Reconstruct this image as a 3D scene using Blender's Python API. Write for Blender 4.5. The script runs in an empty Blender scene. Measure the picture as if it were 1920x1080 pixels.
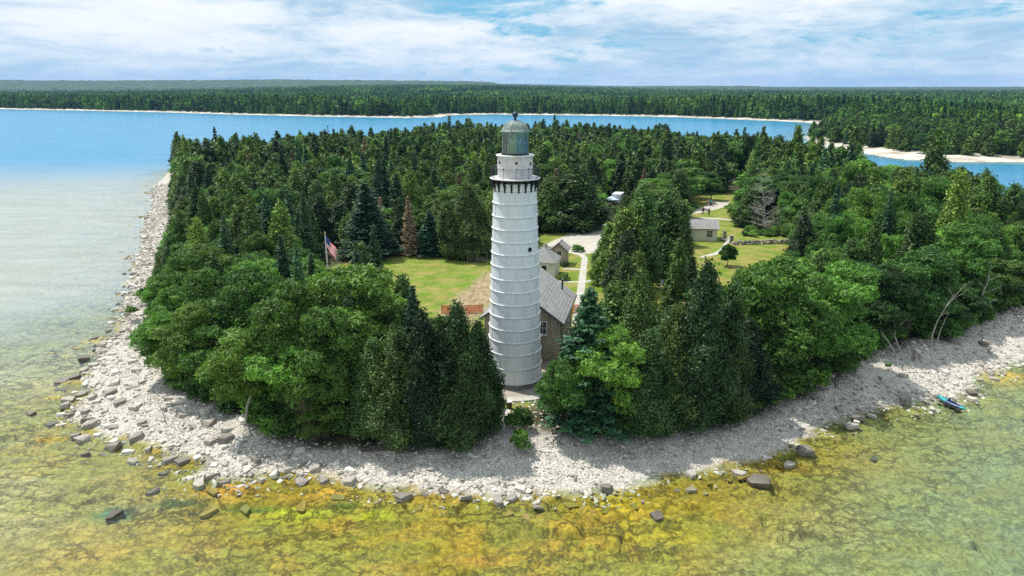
import bpy, bmesh, math, random
import numpy as np
from mathutils import Vector, Matrix, Euler
R = math.radians
rng = np.random.default_rng(7)
random.seed(7)
S = bpy.context.scene
COL = S.collection

# ------------------------------------------------------------------ camera, sky, sun, exposure
CAM = (0.0, -67.5, 30.7); PITCH = R(16.1); FOC = 1297.0
cd = bpy.data.cameras.new('camera'); cam = bpy.data.objects.new('camera', cd); COL.objects.link(cam)
cam.location = CAM; cam.rotation_euler = (R(90) - PITCH, 0, 0)
cd.sensor_width = 36; cd.lens = FOC / 1920 * 36; cd.clip_start = 0.5; cd.clip_end = 60000
S.camera = cam
SUN_EL = R(62); SUN_AZ = R(-56)          # azimuth from the view direction, negative = left
sd = Vector((math.sin(SUN_AZ) * math.cos(SUN_EL), math.cos(SUN_AZ) * math.cos(SUN_EL), math.sin(SUN_EL)))
sl = bpy.data.lights.new('sun', 'SUN'); sl.energy = 4.8; sl.angle = R(0.5); sl.color = (1, 0.955, 0.88)
sun = bpy.data.objects.new('sun', sl); COL.objects.link(sun)
sun.rotation_euler = sd.to_track_quat('Z', 'Y').to_euler(); sun.location = (0, 0, 200)
S.view_settings.view_transform = 'Standard'; S.view_settings.look = 'None'
S.view_settings.exposure = 0.12; S.view_settings.gamma = 1; S.view_settings.use_curve_mapping = False
S.cycles.max_bounces = 6; S.cycles.diffuse_bounces = 2; S.cycles.glossy_bounces = 3
S.cycles.transparent_max_bounces = 12; S.cycles.transmission_bounces = 3; S.cycles.volume_bounces = 0
S.cycles.use_denoising = False; S.cycles.caustics_reflective = False; S.cycles.caustics_refractive = False

class NT:
    """small wrapper for building node trees"""
    def __init__(s, nt): s.nt = nt
    def n(s, t, **k):
        nd = s.nt.nodes.new(t)
        for a, v in k.items():
            if a.startswith('i_'):
                key = a[2:]
                key = int(key) if key.isdigit() else key.replace('_', ' ')
                s.set(nd.inputs[key], v)
            else: setattr(nd, a, v)
        return nd
    def set(s, inp, v):
        if isinstance(v, bpy.types.NodeSocket): s.nt.links.new(v, inp)
        elif isinstance(v, bpy.types.Node): s.nt.links.new(v.outputs[0], inp)
        else:
            if isinstance(v, (tuple, list)) and len(v) == 3 and inp.type == 'RGBA': v = (*v, 1)
            inp.default_value = v
    def math(s, op, a, b=0.0, c=None, clamp=False):
        nd = s.nt.nodes.new('ShaderNodeMath'); nd.operation = op; nd.use_clamp = clamp
        s.set(nd.inputs[0], a); s.set(nd.inputs[1], b)
        if c is not None: s.set(nd.inputs[2], c)
        return nd.outputs[0]
    def mix(s, f, a, b, mode='MIX'):
        nd = s.nt.nodes.new('ShaderNodeMix'); nd.data_type = 'RGBA'; nd.blend_type = mode
        s.set(nd.inputs[0], f); s.set(nd.inputs[6], a); s.set(nd.inputs[7], b)
        return nd.outputs[2]
    def ramp(s, f, stops, interp='LINEAR'):
        nd = s.nt.nodes.new('ShaderNodeValToRGB'); nd.color_ramp.interpolation = interp
        el = nd.color_ramp.elements
        while len(el) < len(stops): el.new(0.5)
        for e, (p, c) in zip(el, stops):
            e.position = p; e.color = (c, c, c, 1) if isinstance(c, (int, float)) else (*c, 1)
        s.set(nd.inputs[0], f)
        return nd.outputs[0]
    def noise(s, vec, scale, detail=4, rough=0.55, dist=0.0, w=None):
        nd = s.nt.nodes.new('ShaderNodeTexNoise')
        if w is not None:
            nd.noise_dimensions = '4D'; nd.inputs['W'].default_value = w
        if vec is not None: s.set(nd.inputs['Vector'], vec)
        nd.inputs['Scale'].default_value = scale; nd.inputs['Detail'].default_value = detail
        nd.inputs['Roughness'].default_value = rough; nd.inputs['Distortion'].default_value = dist
        return nd.outputs[0]
    def scale(s, vec, sc, loc=(0, 0, 0)):
        nd = s.nt.nodes.new('ShaderNodeMapping'); s.set(nd.inputs[0], vec)
        nd.inputs['Scale'].default_value = sc; nd.inputs['Location'].default_value = loc
        return nd.outputs[0]
    def attr(s, name, out=2):
        nd = s.nt.nodes.new('ShaderNodeAttribute'); nd.attribute_name = name
        return nd.outputs[out]

W = bpy.data.worlds.new('World'); S.world = W; W.use_nodes = True; W.cycles.sampling_method = 'MANUAL'; W.cycles.sample_map_resolution = 1024
W.node_tree.nodes.clear(); w = NT(W.node_tree)
sky = w.n('ShaderNodeTexSky', sky_type='NISHITA', sun_disc=False, sun_elevation=SUN_EL, sun_rotation=SUN_AZ,
          altitude=100, air_density=1.0, dust_density=1.0, ozone_density=1.6)
tc = w.n('ShaderNodeTexCoord')
gen = tc.outputs['Generated']
warp = w.n('ShaderNodeTexNoise', i_Scale=1.0, i_Detail=4); w.set(warp.inputs['Vector'], w.scale(gen, (5, 5, 15), (4.2, 0.3, 1.1)))
wm = w.n('ShaderNodeVectorMath', operation='MULTIPLY'); w.set(wm.inputs[0], warp.outputs['Color']); wm.inputs[1].default_value = (0.9, 0.9, 0.9)
wv = w.n('ShaderNodeVectorMath', operation='ADD'); w.set(wv.inputs[0], w.scale(gen, (4.2, 4.2, 23), (0.7, 2.1, 0.4))); w.set(wv.inputs[1], wm.outputs[0])
big = w.noise(wv.outputs[0], 0.85, 9, 0.60, w=1.7)
fine = w.noise(w.scale(wv.outputs[0], (4.5, 4.5, 3.2)), 1.0, 8, 0.62, w=5.5)
den = w.math('ADD', w.math('MULTIPLY', big, 0.68), w.math('MULTIPLY', fine, 0.32))
cloud = w.ramp(den, [(0.385, 0.0), (0.42, 0.5), (0.455, 0.96), (1, 1)])
thick = w.math('ADD', w.math('MULTIPLY', w.noise(w.scale(wv.outputs[0], (0.75, 0.75, 0.9), (3.3, 1.2, 0.55)), 0.8, 6, 0.58, w=9.2), 0.75), w.math('MULTIPLY', fine, 0.25))
ccol = w.ramp(thick, [(0.38, (9.9, 10.1, 10.2)), (0.46, (9.1, 9.5, 9.8)), (0.52, (7.2, 8.3, 9.1)), (0.57, (5.0, 6.7, 8.1)), (0.62, (3.4, 5.5, 7.5))])
# blue gaps: the sky itself, a little richer than the pale horizon of the model
gap = w.mix(0.8, sky.outputs[0], (1.7, 5.4, 7.9))
sep = w.n('ShaderNodeSeparateXYZ'); w.set(sep.inputs[0], gen)
low = w.ramp(sep.outputs[2], [(0.0, 1.0), (0.03, 0.3), (0.07, 0.0)])
gap2 = w.mix(w.math('MULTIPLY', low, 0.75), gap, (5.6, 7.7, 8.7))
skyc = w.mix(w.math('MULTIPLY', low, 0.55), w.mix(cloud, gap2, ccol), (7.0, 8.8, 9.5))
bg = w.n('ShaderNodeBackground'); w.set(bg.inputs[0], skyc); bg.inputs[1].default_value = 0.1
wo = w.n('ShaderNodeOutputWorld'); w.set(wo.inputs[0], bg.outputs[0])

# ------------------------------------------------------------------ maths helpers
CP, SP = math.cos(PITCH), math.sin(PITCH)
def at(px, py, z=1.2):
    """where the line of sight through a pixel of the 1920x1080 photograph meets the level z"""
    dx = (px - 960) / FOC; dy = (540 - py) / FOC
    Y = CP + dy * SP; Z = -SP + dy * CP
    t = (z - CAM[2]) / Z
    return dx * t, CAM[1] + Y * t
def proj(x, y, z):
    x = np.asarray(x, float); yy = np.asarray(y, float) - CAM[1]; zz = np.asarray(z, float) - CAM[2]
    dep = yy * CP - zz * SP; up = yy * SP + zz * CP
    return 960 + FOC * x / dep, 540 - FOC * up / dep, dep
def inpoly(px, py, poly):
    px = np.asarray(px); py = np.asarray(py); ins = np.zeros(px.shape, bool)
    n = len(poly)
    for i in range(n):
        x1, y1 = poly[i]; x2, y2 = poly[(i + 1) % n]
        if y1 == y2: continue
        c = ((y1 > py) != (y2 > py)) & (px < (x2 - x1) * (py - y1) / (y2 - y1) + x1)
        ins ^= c
    return ins
def sdist(X, Y, poly):
    """signed distance, positive inside"""
    D = np.full(X.shape, 1e12)
    n = len(poly)
    for i in range(n):
        x1, y1 = poly[i]; x2, y2 = poly[(i + 1) % n]
        dx, dy = x2 - x1, y2 - y1
        t = np.clip(((X - x1) * dx + (Y - y1) * dy) / (dx * dx + dy * dy + 1e-9), 0, 1)
        D = np.minimum(D, (X - x1 - t * dx) ** 2 + (Y - y1 - t * dy) ** 2)
    D = np.sqrt(D)
    return np.where(inpoly(X, Y, poly), D, -D)
def _h(i, j, s):
    a = (i.astype(np.int64) * 374761393 + j.astype(np.int64) * 668265263 + s * 982451653) & 0xffffffff
    a = ((a ^ (a >> 13)) * 1274126177) & 0xffffffff
    a = ((a ^ (a >> 16)) * 2246822519) & 0xffffffff
    return ((a ^ (a >> 15)) & 0xffffff) / float(0xffffff)
def vnoise(x, y, s=0):
    i = np.floor(x); j = np.floor(y); u = x - i; v = y - j
    u = u * u * (3 - 2 * u); v = v * v * (3 - 2 * v)
    a = _h(i, j, s); b = _h(i + 1, j, s); c = _h(i, j + 1, s); d = _h(i + 1, j + 1, s)
    return (a * (1 - u) + b * u) * (1 - v) + (c * (1 - u) + d * u) * v
def fbm(x, y, o=4, s=0, g=0.5):
    r = 0; a = 1; t = 0
    for k in range(o):
        r = r + a * vnoise(x * 2 ** k + 17.3 * k, y * 2 ** k - 9.1 * k, s + k); t += a; a *= g
    return r / t
def plates(x, y, s=0):
    """cell value and distance to the cell border of a jittered grid"""
    i0 = np.floor(x); j0 = np.floor(y)
    f1 = np.full(x.shape, 9.0); f2 = np.full(x.shape, 9.0); cid = np.zeros(x.shape)
    for di in (-1, 0, 1):
        for dj in (-1, 0, 1):
            i = i0 + di; j = j0 + dj
            cx = i + 0.15 + 0.7 * _h(i, j, s); cy = j + 0.15 + 0.7 * _h(i, j, s + 5)
            d = np.hypot(x - cx, y - cy); v = _h(i, j, s + 9)
            n1 = d < f1
            f2 = np.where(n1, f1, np.minimum(f2, d)); cid = np.where(n1, v, cid); f1 = np.where(n1, d, f1)
    return cid, f2 - f1
def sstep(a, b, x):
    t = np.clip((x - a) / (b - a), 0, 1); return t * t * (3 - 2 * t)

# ------------------------------------------------------------------ mesh helpers
def np_mesh(name, V, F, mats, tone=None, smooth=False, attrs=None, midx=None):
    """V (n,3), F (m,3) or (m,4) arrays"""
    V = np.asarray(V, np.float32); F = np.asarray(F, np.int32)
    me = bpy.data.meshes.new(name); k = F.shape[1]
    me.vertices.add(len(V)); me.vertices.foreach_set('co', V.ravel())
    me.loops.add(F.size); me.loops.foreach_set('vertex_index', F.ravel())
    me.polygons.add(len(F)); me.polygons.foreach_set('loop_start', np.arange(0, F.size, k, dtype=np.int32))
    try: me.polygons.foreach_set('loop_total', np.full(len(F), k, np.int32))
    except Exception: pass
    if midx is not None: me.polygons.foreach_set('material_index', np.asarray(midx, np.int32))
    me.polygons.foreach_set('use_smooth', np.full(len(F), smooth))
    for m in (mats if isinstance(mats, (list, tuple)) else [mats]): me.materials.append(m)
    A = dict(attrs or {})
    if tone is not None: A['tone'] = tone
    for an, av in A.items():
        av = np.asarray(av, np.float32)
        if av.ndim == 1:
            a = me.attributes.new(an, 'FLOAT', 'POINT'); a.data.foreach_set('value', av)
        else:
            a = me.attributes.new(an, 'FLOAT_COLOR', 'POINT')
            a.data.foreach_set('color', np.hstack([av, np.ones((len(av), 1), np.float32)]).ravel())
    me.update(calc_edges=True)
    return me

class MB:
    """collects shapes; faces carry a material slot"""
    def __init__(s): s.v = []; s.f = []; s.m = []
    def add(s, vs, fs, m=0):
        b = len(s.v); s.v += [tuple(p) for p in vs]; s.f += [tuple(b + i for i in f) for f in fs]; s.m += [m] * len(fs); return s
    def box(s, c, d, m=0, rz=0, M=None):
        x, y, z = d[0] / 2, d[1] / 2, d[2] / 2
        vs = [Vector((sx * x, sy * y, sz * z)) for sz in (-1, 1) for sy in (-1, 1) for sx in (-1, 1)]
        T = Matrix.Translation(c) @ (M if M else Matrix.Rotation(rz, 4, 'Z'))
        return s.add([T @ p for p in vs], [(0, 2, 3, 1), (4, 5, 7, 6), (0, 1, 5, 4), (2, 6, 7, 3), (0, 4, 6, 2), (1, 3, 7, 5)], m)
    def lathe(s, prof, n=32, m=0, c=(0, 0, 0), a0=0.0, a1=2 * math.pi):
        full = abs(a1 - a0 - 2 * math.pi) < 1e-6; k = n if full else n + 1
        vs = []; fs = []
        for i in range(k):
            a = a0 + (a1 - a0) * i / n
            for r, z in prof: vs.append((c[0] + r * math.cos(a), c[1] + r * math.sin(a), c[2] + z))
        q = len(prof)
        for i in range(n):
            j = (i + 1) % k
            for t in range(q - 1): fs.append((i * q + t, j * q + t, j * q + t + 1, i * q + t + 1))
        return s.add(vs, fs, m)
    def tube(s, pts, rad, n=6, m=0, cap=True):
        pts = [Vector(p) for p in pts]
        rad = rad if isinstance(rad, (list, tuple)) else [rad] * len(pts)
        vs = []; fs = []; up = None
        for i, p in enumerate(pts):
            d = (pts[min(i + 1, len(pts) - 1)] - pts[max(i - 1, 0)])
            d = d.normalized() if d.length > 1e-9 else Vector((0, 0, 1))
            if up is None: up = Vector((1, 0, 0)) if abs(d.x) < 0.8 else Vector((0, 1, 0))
            a = d.cross(up).normalized(); b = d.cross(a).normalized(); up = b.cross(d) if False else up
            for k in range(n):
                t = 2 * math.pi * k / n
                vs.append(p + (a * math.cos(t) + b * math.sin(t)) * rad[i])
        for i in range(len(pts) - 1):
            for k in range(n):
                k2 = (k + 1) % n
                fs.append((i * n + k, i * n + k2, (i + 1) * n + k2, (i + 1) * n + k))
        if cap:
            fs.append(tuple(range(n - 1, -1, -1))); fs.append(tuple((len(pts) - 1) * n + k for k in range(n)))
        return s.add(vs, fs, m)
    def mesh(s, name, mats, smooth=False):
        me = bpy.data.meshes.new(name); me.from_pydata(s.v, [], s.f)
        for x in (mats if isinstance(mats, (list, tuple)) else [mats]): me.materials.append(x)
        me.polygons.foreach_set('material_index', s.m)
        if smooth: me.polygons.foreach_set('use_smooth', [True] * len(s.f))
        me.update(); return me
    def build(s, name, mats, parent=None, loc=(0, 0, 0), smooth=False, rz=0):
        return link(name, s.mesh(name, mats, smooth), parent, loc, rz)
def link(name, me, parent=None, loc=(0, 0, 0), rz=0):
    o = bpy.data.objects.new(name, me); COL.objects.link(o); o.parent = parent
    o.location = loc; o.rotation_euler = (0, 0, rz); return o
def tag(o, label=None, cat=None, group=None, kind=None):
    if label: o['label'] = label
    if cat: o['category'] = cat
    if group: o['group'] = group
    if kind: o['kind'] = kind
    return o
def thing(name, label, cat, loc=(0, 0, 0), rz=0, group=None):
    return tag(link(name, None, None, loc, rz), label, cat, group)

# ------------------------------------------------------------------ materials
def mat(name, col, rough=0.8, var=0.0, scale=3.0, metal=0.0, spec=0.3, bump=0.0, objvar=0.0, col2=None, sc3=(1, 1, 1)):
    m = bpy.data.materials.new(name); m.use_nodes = True; m.node_tree.nodes.clear(); t = NT(m.node_tree)
    b = t.n('ShaderNodeBsdfPrincipled'); o = t.n('ShaderNodeOutputMaterial'); t.set(o.inputs[0], b.outputs[0])
    co = t.n('ShaderNodeTexCoord').outputs['Object']
    nz = t.noise(t.scale(co, sc3), scale, 6, 0.6)
    if col2 is None: col2 = tuple(c * (1 - var) for c in col)
    c = t.mix(t.ramp(nz, [(0.35, 0.0), (0.65, 1.0)]), col, col2)
    if objvar:
        oi = t.n('ShaderNodeObjectInfo').outputs['Random']
        c = t.mix(1.0, c, t.ramp(oi, [(0, 1 - objvar), (1, 1.0)]), 'MULTIPLY')
    t.set(b.inputs['Base Color'], c); b.inputs['Roughness'].default_value = rough
    b.inputs['Metallic'].default_value = metal; b.inputs['Specular IOR Level'].default_value = spec
    if bump:
        bp = t.n('ShaderNodeBump', i_Strength=bump, i_Distance=0.03); t.set(bp.inputs['Height'], nz)
        t.set(b.inputs['Normal'], bp.outputs[0])
    return m
def leafmat(name, stops, trans=0.28, sheen=0.25):
    m = bpy.data.materials.new(name); m.use_nodes = True; m.node_tree.nodes.clear(); t = NT(m.node_tree)
    oi = t.n('ShaderNodeObjectInfo').outputs['Random']
    tone = t.attr('tone')
    f = t.math('ADD', t.math('MULTIPLY', oi, 0.72), t.math('MULTIPLY', tone, 0.28))
    c = t.ramp(f, stops)
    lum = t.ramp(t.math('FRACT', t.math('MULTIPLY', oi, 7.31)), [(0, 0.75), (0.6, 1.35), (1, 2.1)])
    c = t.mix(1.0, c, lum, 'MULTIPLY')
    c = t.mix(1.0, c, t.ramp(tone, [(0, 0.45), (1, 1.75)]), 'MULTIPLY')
    if name == 'far_leaf':      # stands of different age and kind
        wp_ = t.n('ShaderNodeNewGeometry').outputs['Position']; st = t.noise(t.scale(wp_, (.007, .004, 0)), 1, 5, .6)
        c = t.mix(t.ramp(st, [(.42, 0), (.58, 1)]), c, t.mix(1.0, c, (1.5, 1.35, .9), 'MULTIPLY')); c = t.mix(1.0, c, t.ramp(t.noise(t.scale(wp_, (.03, .015, 0)), 1, 3, .6), [(.35, .6), (.65, 1.3)]), 'MULTIPLY')
    b = t.n('ShaderNodeBsdfPrincipled'); t.set(b.inputs['Base Color'], c)
    b.inputs['Roughness'].default_value = 0.5; b.inputs['Specular IOR Level'].default_value = sheen
    tr = t.n('ShaderNodeBsdfTranslucent'); t.set(tr.inputs[0], t.mix(1.0, c, (1.2, 1.5, 0.6), 'MULTIPLY'))
    mx = t.n('ShaderNodeMixShader'); mx.inputs[0].default_value = trans
    t.set(mx.inputs[1], b.outputs[0]); t.set(mx.inputs[2], tr.outputs[0])
    o = t.n('ShaderNodeOutputMaterial'); t.set(o.inputs[0], mx.outputs[0]); return m

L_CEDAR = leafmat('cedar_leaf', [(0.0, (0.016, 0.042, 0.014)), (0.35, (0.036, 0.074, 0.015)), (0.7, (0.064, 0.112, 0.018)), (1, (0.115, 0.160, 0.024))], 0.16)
L_SUNLIT = leafmat('sunlit_leaf', [(0.0, (0.060, 0.125, 0.022)), (0.4, (0.085, 0.165, 0.028)), (0.75, (0.120, 0.205, 0.036)), (1, (0.165, 0.250, 0.050))], 0.24)  # broad leaf again in lighter greens, sunlight painted into the crown colour
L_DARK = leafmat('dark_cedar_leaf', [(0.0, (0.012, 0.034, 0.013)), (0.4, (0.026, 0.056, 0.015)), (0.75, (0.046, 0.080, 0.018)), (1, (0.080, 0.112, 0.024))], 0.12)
L_SPRUCE = leafmat('spruce_needles', [(0.0, (0.014, 0.042, 0.020)), (0.5, (0.024, 0.064, 0.028)), (1, (0.050, 0.098, 0.040))], 0.14)
L_BROAD = leafmat('broad_leaf', [(0.0, (0.032, 0.082, 0.018)), (0.4, (0.060, 0.138, 0.022)), (0.75, (0.098, 0.190, 0.030)), (1, (0.150, 0.240, 0.040))], 0.24)
L_LIGHT = leafmat('light_leaf', [(0.0, (0.060, 0.135, 0.020)), (0.5, (0.090, 0.175, 0.026)), (1, (0.140, 0.230, 0.036))], 0.30)
L_BROWN = leafmat('brown_needles', [(0.0, (0.085, 0.062, 0.042)), (0.5, (0.120, 0.085, 0.055)), (1, (0.170, 0.130, 0.085))], 0.15)
L_FAR = leafmat('far_leaf', [(0.0, (0.026, 0.066, 0.026)), (0.45, (0.045, 0.098, 0.030)), (0.75, (0.070, 0.140, 0.036)), (1, (0.110, 0.190, 0.044))], 0.2, 0.05)
M_BARK = mat('bark', (0.12, 0.095, 0.075), 0.9, 0.5, 6, bump=0.4)
M_BIRCH = mat('pale_bark', (0.50, 0.47, 0.42), 0.8, 0.5, 5, bump=0.2)
M_DEAD = mat('weathered_dead_wood', (0.46, 0.44, 0.41), 0.9, 0.4, 5)

# ------------------------------------------------------------------ plan of the place
def ats(l, z=0.0): return [at(px, py, z) for px, py in l]
SHORE_FRONT = [(318, 318), (285, 350), (286, 385), (272, 420), (262, 470), (243, 530), (232, 580), (212, 625), (178, 660), (160, 700),
    (150, 745), (120, 782), (190, 822), (285, 842), (370, 870), (345, 905), (430, 905), (560, 888), (640, 905), (740, 925), (830, 930),
    (940, 940), (1050, 932), (1150, 925), (1250, 902), (1340, 885), (1425, 868), (1490, 842), (1530, 812), (1600, 785), (1650, 768),
    (1700, 762), (1780, 755), (1830, 738), (1838, 712), (1900, 690), (1960, 672)]
ISLAND = ats(SHORE_FRONT) + [(80, 18), (98, 42), (112, 74), (116, 110), (118, 150), (122, 200), (112, 250), (80, 318), (20, 352), (-35, 348), (-80, 292), (-128, 232)]
TREEFOOT = [(325, 300), (326, 360), (322, 420), (305, 480), (290, 560), (292, 640), (330, 720), (430, 782), (520, 815), (640, 828), (760, 832),
    (880, 832), (925, 800), (1000, 800), (1060, 818), (1200, 808), (1330, 792), (1420, 768), (1520, 732), (1600, 690), (1640, 655), (1700, 645),
    (1790, 632), (1850, 596), (1920, 574)]
FOREST = ats(TREEFOOT, 1.2) + [(80, 32), (98, 60), (106, 95), (108, 150), (113, 200), (103, 245), (74, 308), (18, 341), (-30, 337), (-73, 280), (-122, 222)]
LAWN_L = ats([(690, 486), (800, 478), (880, 480), (1000, 470), (1012, 440), (1060, 425), (1140, 412), (1180, 430), (1190, 520), (1170, 560), (1120, 640),
    (1080, 690), (1000, 765), (930, 770), (880, 730), (700, 620), (560, 560), (580, 510)], 1.2)
LAWN_R = ats([(1180, 520), (1240, 470), (1290, 455), (1295, 400), (1300, 365), (1400, 360), (1400, 440), (1500, 446), (1510, 470), (1450, 520), (1390, 575),
    (1300, 590), (1200, 575)], 1.2)
MAIN = [(-14000, 2600), (-4500, 1900)] + ats([(-500, 199.5), (-200, 201.5), (0, 204.5), (140, 207), (300, 210.5), (430, 214.5), (560, 217.5), (660, 219.5), (760, 221), (828, 219.5), (842, 215.5),
    (930, 214.5), (1050, 216), (1200, 218), (1290, 220.5), (1400, 224.5), (1500, 229), (1524, 231), (1528, 243), (1508, 258), (1530, 272), (1580, 283), (1622, 288), (1655, 294),
    (1700, 300), (1750, 300), (1800, 304), (1860, 304), (1920, 305), (2050, 309), (2300, 318), (3000, 340)]) + [(3000, 500), (14000, 900), (14000, 15000), (-14000, 15000)]

def beachw(X, Y): return sdist(X, Y, FOREST)
def ground_h(X, Y, sd=None):
    X = np.asarray(X, float); Y = np.asarray(Y, float)
    if sd is None: sd = sdist(X, Y, ISLAND)
    sdw = sd + (fbm(X / 3.2, Y / 3.2, 3, 3) - 0.5) * 3.2
    up = 0.05 + 1.15 * sstep(0, 9, sdw) + (fbm(X / 1.7, Y / 1.7, 4, 11) - 0.5) * 0.34 * (1 - sstep(7, 11, sdw)) * sstep(-1, 2, sdw)
    # limestone shelf under water: broken beds that step down away from the shore
    dn = -sdw
    cid, edge = plates(X / 2.3 + fbm(X / 4, Y / 4, 3, 41) * 1.6, Y / 1.35 + fbm(X / 4, Y / 4, 3, 42) * 1.6, 20)
    cid2, edge2 = plates(X / 0.9, Y / 0.62, 50)
    near = 1 - sstep(14, 40, dn)
    bed = -0.10 - 0.035 * np.clip(dn, 0, 60) - 0.9 * sstep(30, 120, dn) - 5 * sstep(150, 500, dn)
    pl = (cid - 0.5) * 0.42 + (cid2 - 0.5) * 0.16 - 0.26 * (1 - sstep(0.0, 0.09, edge)) - 0.09 * (1 - sstep(0.0, 0.14, edge2))
    pl = pl * (0.35 + 0.9 * sstep(0.40, 0.62, fbm(X / 7, Y / 5, 3, 77)))
    dnh = bed + near * pl + (fbm(X / 9, Y / 6, 4, 60) - 0.5) * 0.35 * near
    k = sstep(-0.6, 0.9, sdw)
    return up * k + dnh * (1 - k)

def axis(parts):
    out = [parts[0][0]]
    for a, b, s in parts:
        n = max(1, int(round((b - a) / s))); out += list(np.linspace(a, b, n + 1)[1:])
    return np.array(out)
def geo(a, b, s, r):
    out = [a]; x = a
    while x < b: x += s; s *= r; out.append(x)
    return out
gx = geo(150, 20000, 2, 1.16); gxr = np.array(gx)
xs = np.concatenate([-gxr[::-1], axis([(-150, -75, 1.0), (-75, -46, 0.45), (-46, 46, 0.24), (46, 75, 0.45), (75, 150, 1.0)])[1:-1], gxr])
gy = np.array(geo(360, 20000, 4, 1.16))
ys = np.concatenate([[-2000, -600, -200, -90, -60, -45], axis([(-37, -5, 0.24), (-5, 30, 0.45), (30, 160, 1.0), (160, 360, 2.5)])[:-1], gy])
def grid(xs, ys):
    X, Y = np.meshgrid(xs, ys); nx, ny = len(xs), len(ys)
    i = np.arange(ny - 1)[:, None] * nx + np.arange(nx - 1)[None, :]
    F = np.stack([i, i + 1, i + nx + 1, i + nx], -1).reshape(-1, 4)
    return X.ravel(), Y.ravel(), F

X, Y, F = grid(xs, ys)
sd = sdist(X, Y, ISLAND); Z = ground_h(X, Y, sd)
fd = sdist(X, Y, FOREST)
lawn = np.maximum(sdist(X, Y, LAWN_L), sdist(X, Y, LAWN_R))
lawn = sstep(-1.2, 0.8, lawn + (fbm(X / 2, Y / 2, 3, 5) - 0.5) * 2)
flat = sstep(2, 8, fd) ; Z = Z * (1 - flat) + 1.2 * flat
DIRT = ats([(815, 600), (845, 562), (880, 537), (915, 510), (955, 500), (955, 540), (915, 580), (880, 610)], 1.2)
dirt = sstep(-1.2, 1.4, sdist(X, Y, DIRT) + (fbm(X / 1.5, Y / 1.5, 3, 6) - .5) * 2.5)
forest = sstep(-1.5, 1.5, fd + (fbm(X / 1.6, Y / 1.6, 3, 8) - 0.5) * 3)
# bed colours: algae-yellow shelf in front, pale on the left, green-grey on the right
dn = -sd
def C(*c): return np.array(c)[None, :]
n1 = fbm(X / 6, Y / 3.4, 4, 31)[:, None]; n2 = fbm(X / 3.1, Y / 2.0, 4, 32)[:, None]; n3 = fbm(X / 11, Y / 7, 3, 33)[:, None]
front = C(0.44, 0.35, 0.060) * (1 - sstep(0.42, 0.60, n1)) + C(0.38, 0.37, 0.085) * sstep(0.42, 0.60, n1)
front = front * (1 - sstep(0.55, 0.66, n2) * 0.45) + C(0.47, 0.28, 0.065) * sstep(0.55, 0.66, n2) * 0.45
farout = sstep(6, 20, dn)[:, None]
front = front * (1 - farout * 0.55) + C(0.36, 0.36, 0.150) * farout * 0.55
wl = sstep(-26, -50, X + (n3[:, 0] - .5) * 20)[:, None] if False else (1 - sstep(-62, -30, X + 0.55 * np.minimum(Y, 0) + (n3[:, 0] - .5) * 24))[:, None]
left = C(0.50, 0.50, 0.38) * (1 - sstep(0.45, 0.6, n1)) + C(0.44, 0.46, 0.24) * sstep(0.45, 0.6, n1)
tint = front * (1 - wl) + left * wl
wl2 = (1 - sstep(-12, 40, Y))[:, None]
tint = tint * wl2 + (left * wl + C(0.36, 0.40, 0.26) * (1 - wl)) * (1 - wl2)
wr = sstep(6, 38, X + 1.1 * np.clip(dn, 0, 30) - 8 + (n3[:, 0] - .5) * 26)[:, None]
right = C(0.33, 0.40, 0.20) * (1 - sstep(0.42, 0.6, n2)) + C(0.24, 0.34, 0.22) * sstep(0.42, 0.6, n2)
tint = tint * (1 - wr * 0.85) + right * wr * 0.85
tint = tint * (0.86 + 0.5 * (n2 - 0.35)) * C(.80, .73, .52)
# algae mats in a few spots near the front edge
for (px, py, rx, ry, c) in [(330, 945, 2.2, .55, (0.03, .10, .035)), (215, 962, 1.7, .9, (.03, .13, .10)), (480, 955, 2.6, .5, (.05, .14, .02)), (640, 950, 1.2, .4, (.04, .13, .02)),
        (700, 968, 1.5, .6, (.40, .42, .02)), (560, 965, 3.0, 1.0, (.44, .46, .03)), (600, 890 + 40, 2.4, .6, (.52, .30, .04)), (430, 920, 2.5, .7, (.55, .27, .04)), (1180, 950, 3.2, 1.3, (.56, .40, .03)),
        (1480, 880, 1.4, .7, (.55, .33, .03)), (1240, 1000, 3.5, 1.2, (.42, .33, .03)), (900, 1050, 2.2, .5, (.46, .25, .04)), (1880, 710, 3, 2.2, (.50, .36, .06)), (1640, 775, 2.5, .7, (.22, .18, .05)), (1640, 855, .9, .35, (.06, .12, .02))]:
    cx, cy = at(px, py, -0.2)
    q = np.exp(-(((X - cx) / rx) ** 2 + ((Y - cy) / ry) ** 2) ** 1.4 * (0.5 + n2[:, 0]))[:, None]
    tint = tint * (1 - q * .85) + C(*c) * q * .85

m = bpy.data.materials.new('limestone_shore_and_grass'); m.use_nodes = True; m.node_tree.nodes.clear(); t = NT(m.node_tree)
pos = t.n('ShaderNodeNewGeometry').outputs['Position']
a_sd = t.attr('shore'); a_lawn = t.attr('lawn'); a_for = t.attr('forest'); a_tint = t.attr('tint', 0)
flatpos = t.scale(pos, (1, 1, 0.3))
n_f = t.noise(flatpos, 2.2, 6, 0.62); n_m = t.noise(flatpos, 0.35, 5, 0.55); n_g = t.noise(flatpos, 9, 4, 0.6)
vor = t.n('ShaderNodeTexVoronoi', feature='DISTANCE_TO_EDGE', i_Scale=3.2); 
wp = t.n('ShaderNodeVectorMath', operation='ADD'); t.set(wp.inputs[0], flatpos)
nv = t.n('ShaderNodeTexNoise', i_Scale=0.8, i_Detail=3); t.set(nv.inputs['Vector'], flatpos); t.set(wp.inputs[1], nv.outputs['Color']); t.set(vor.inputs['Vector'], wp.outputs[0])
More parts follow.
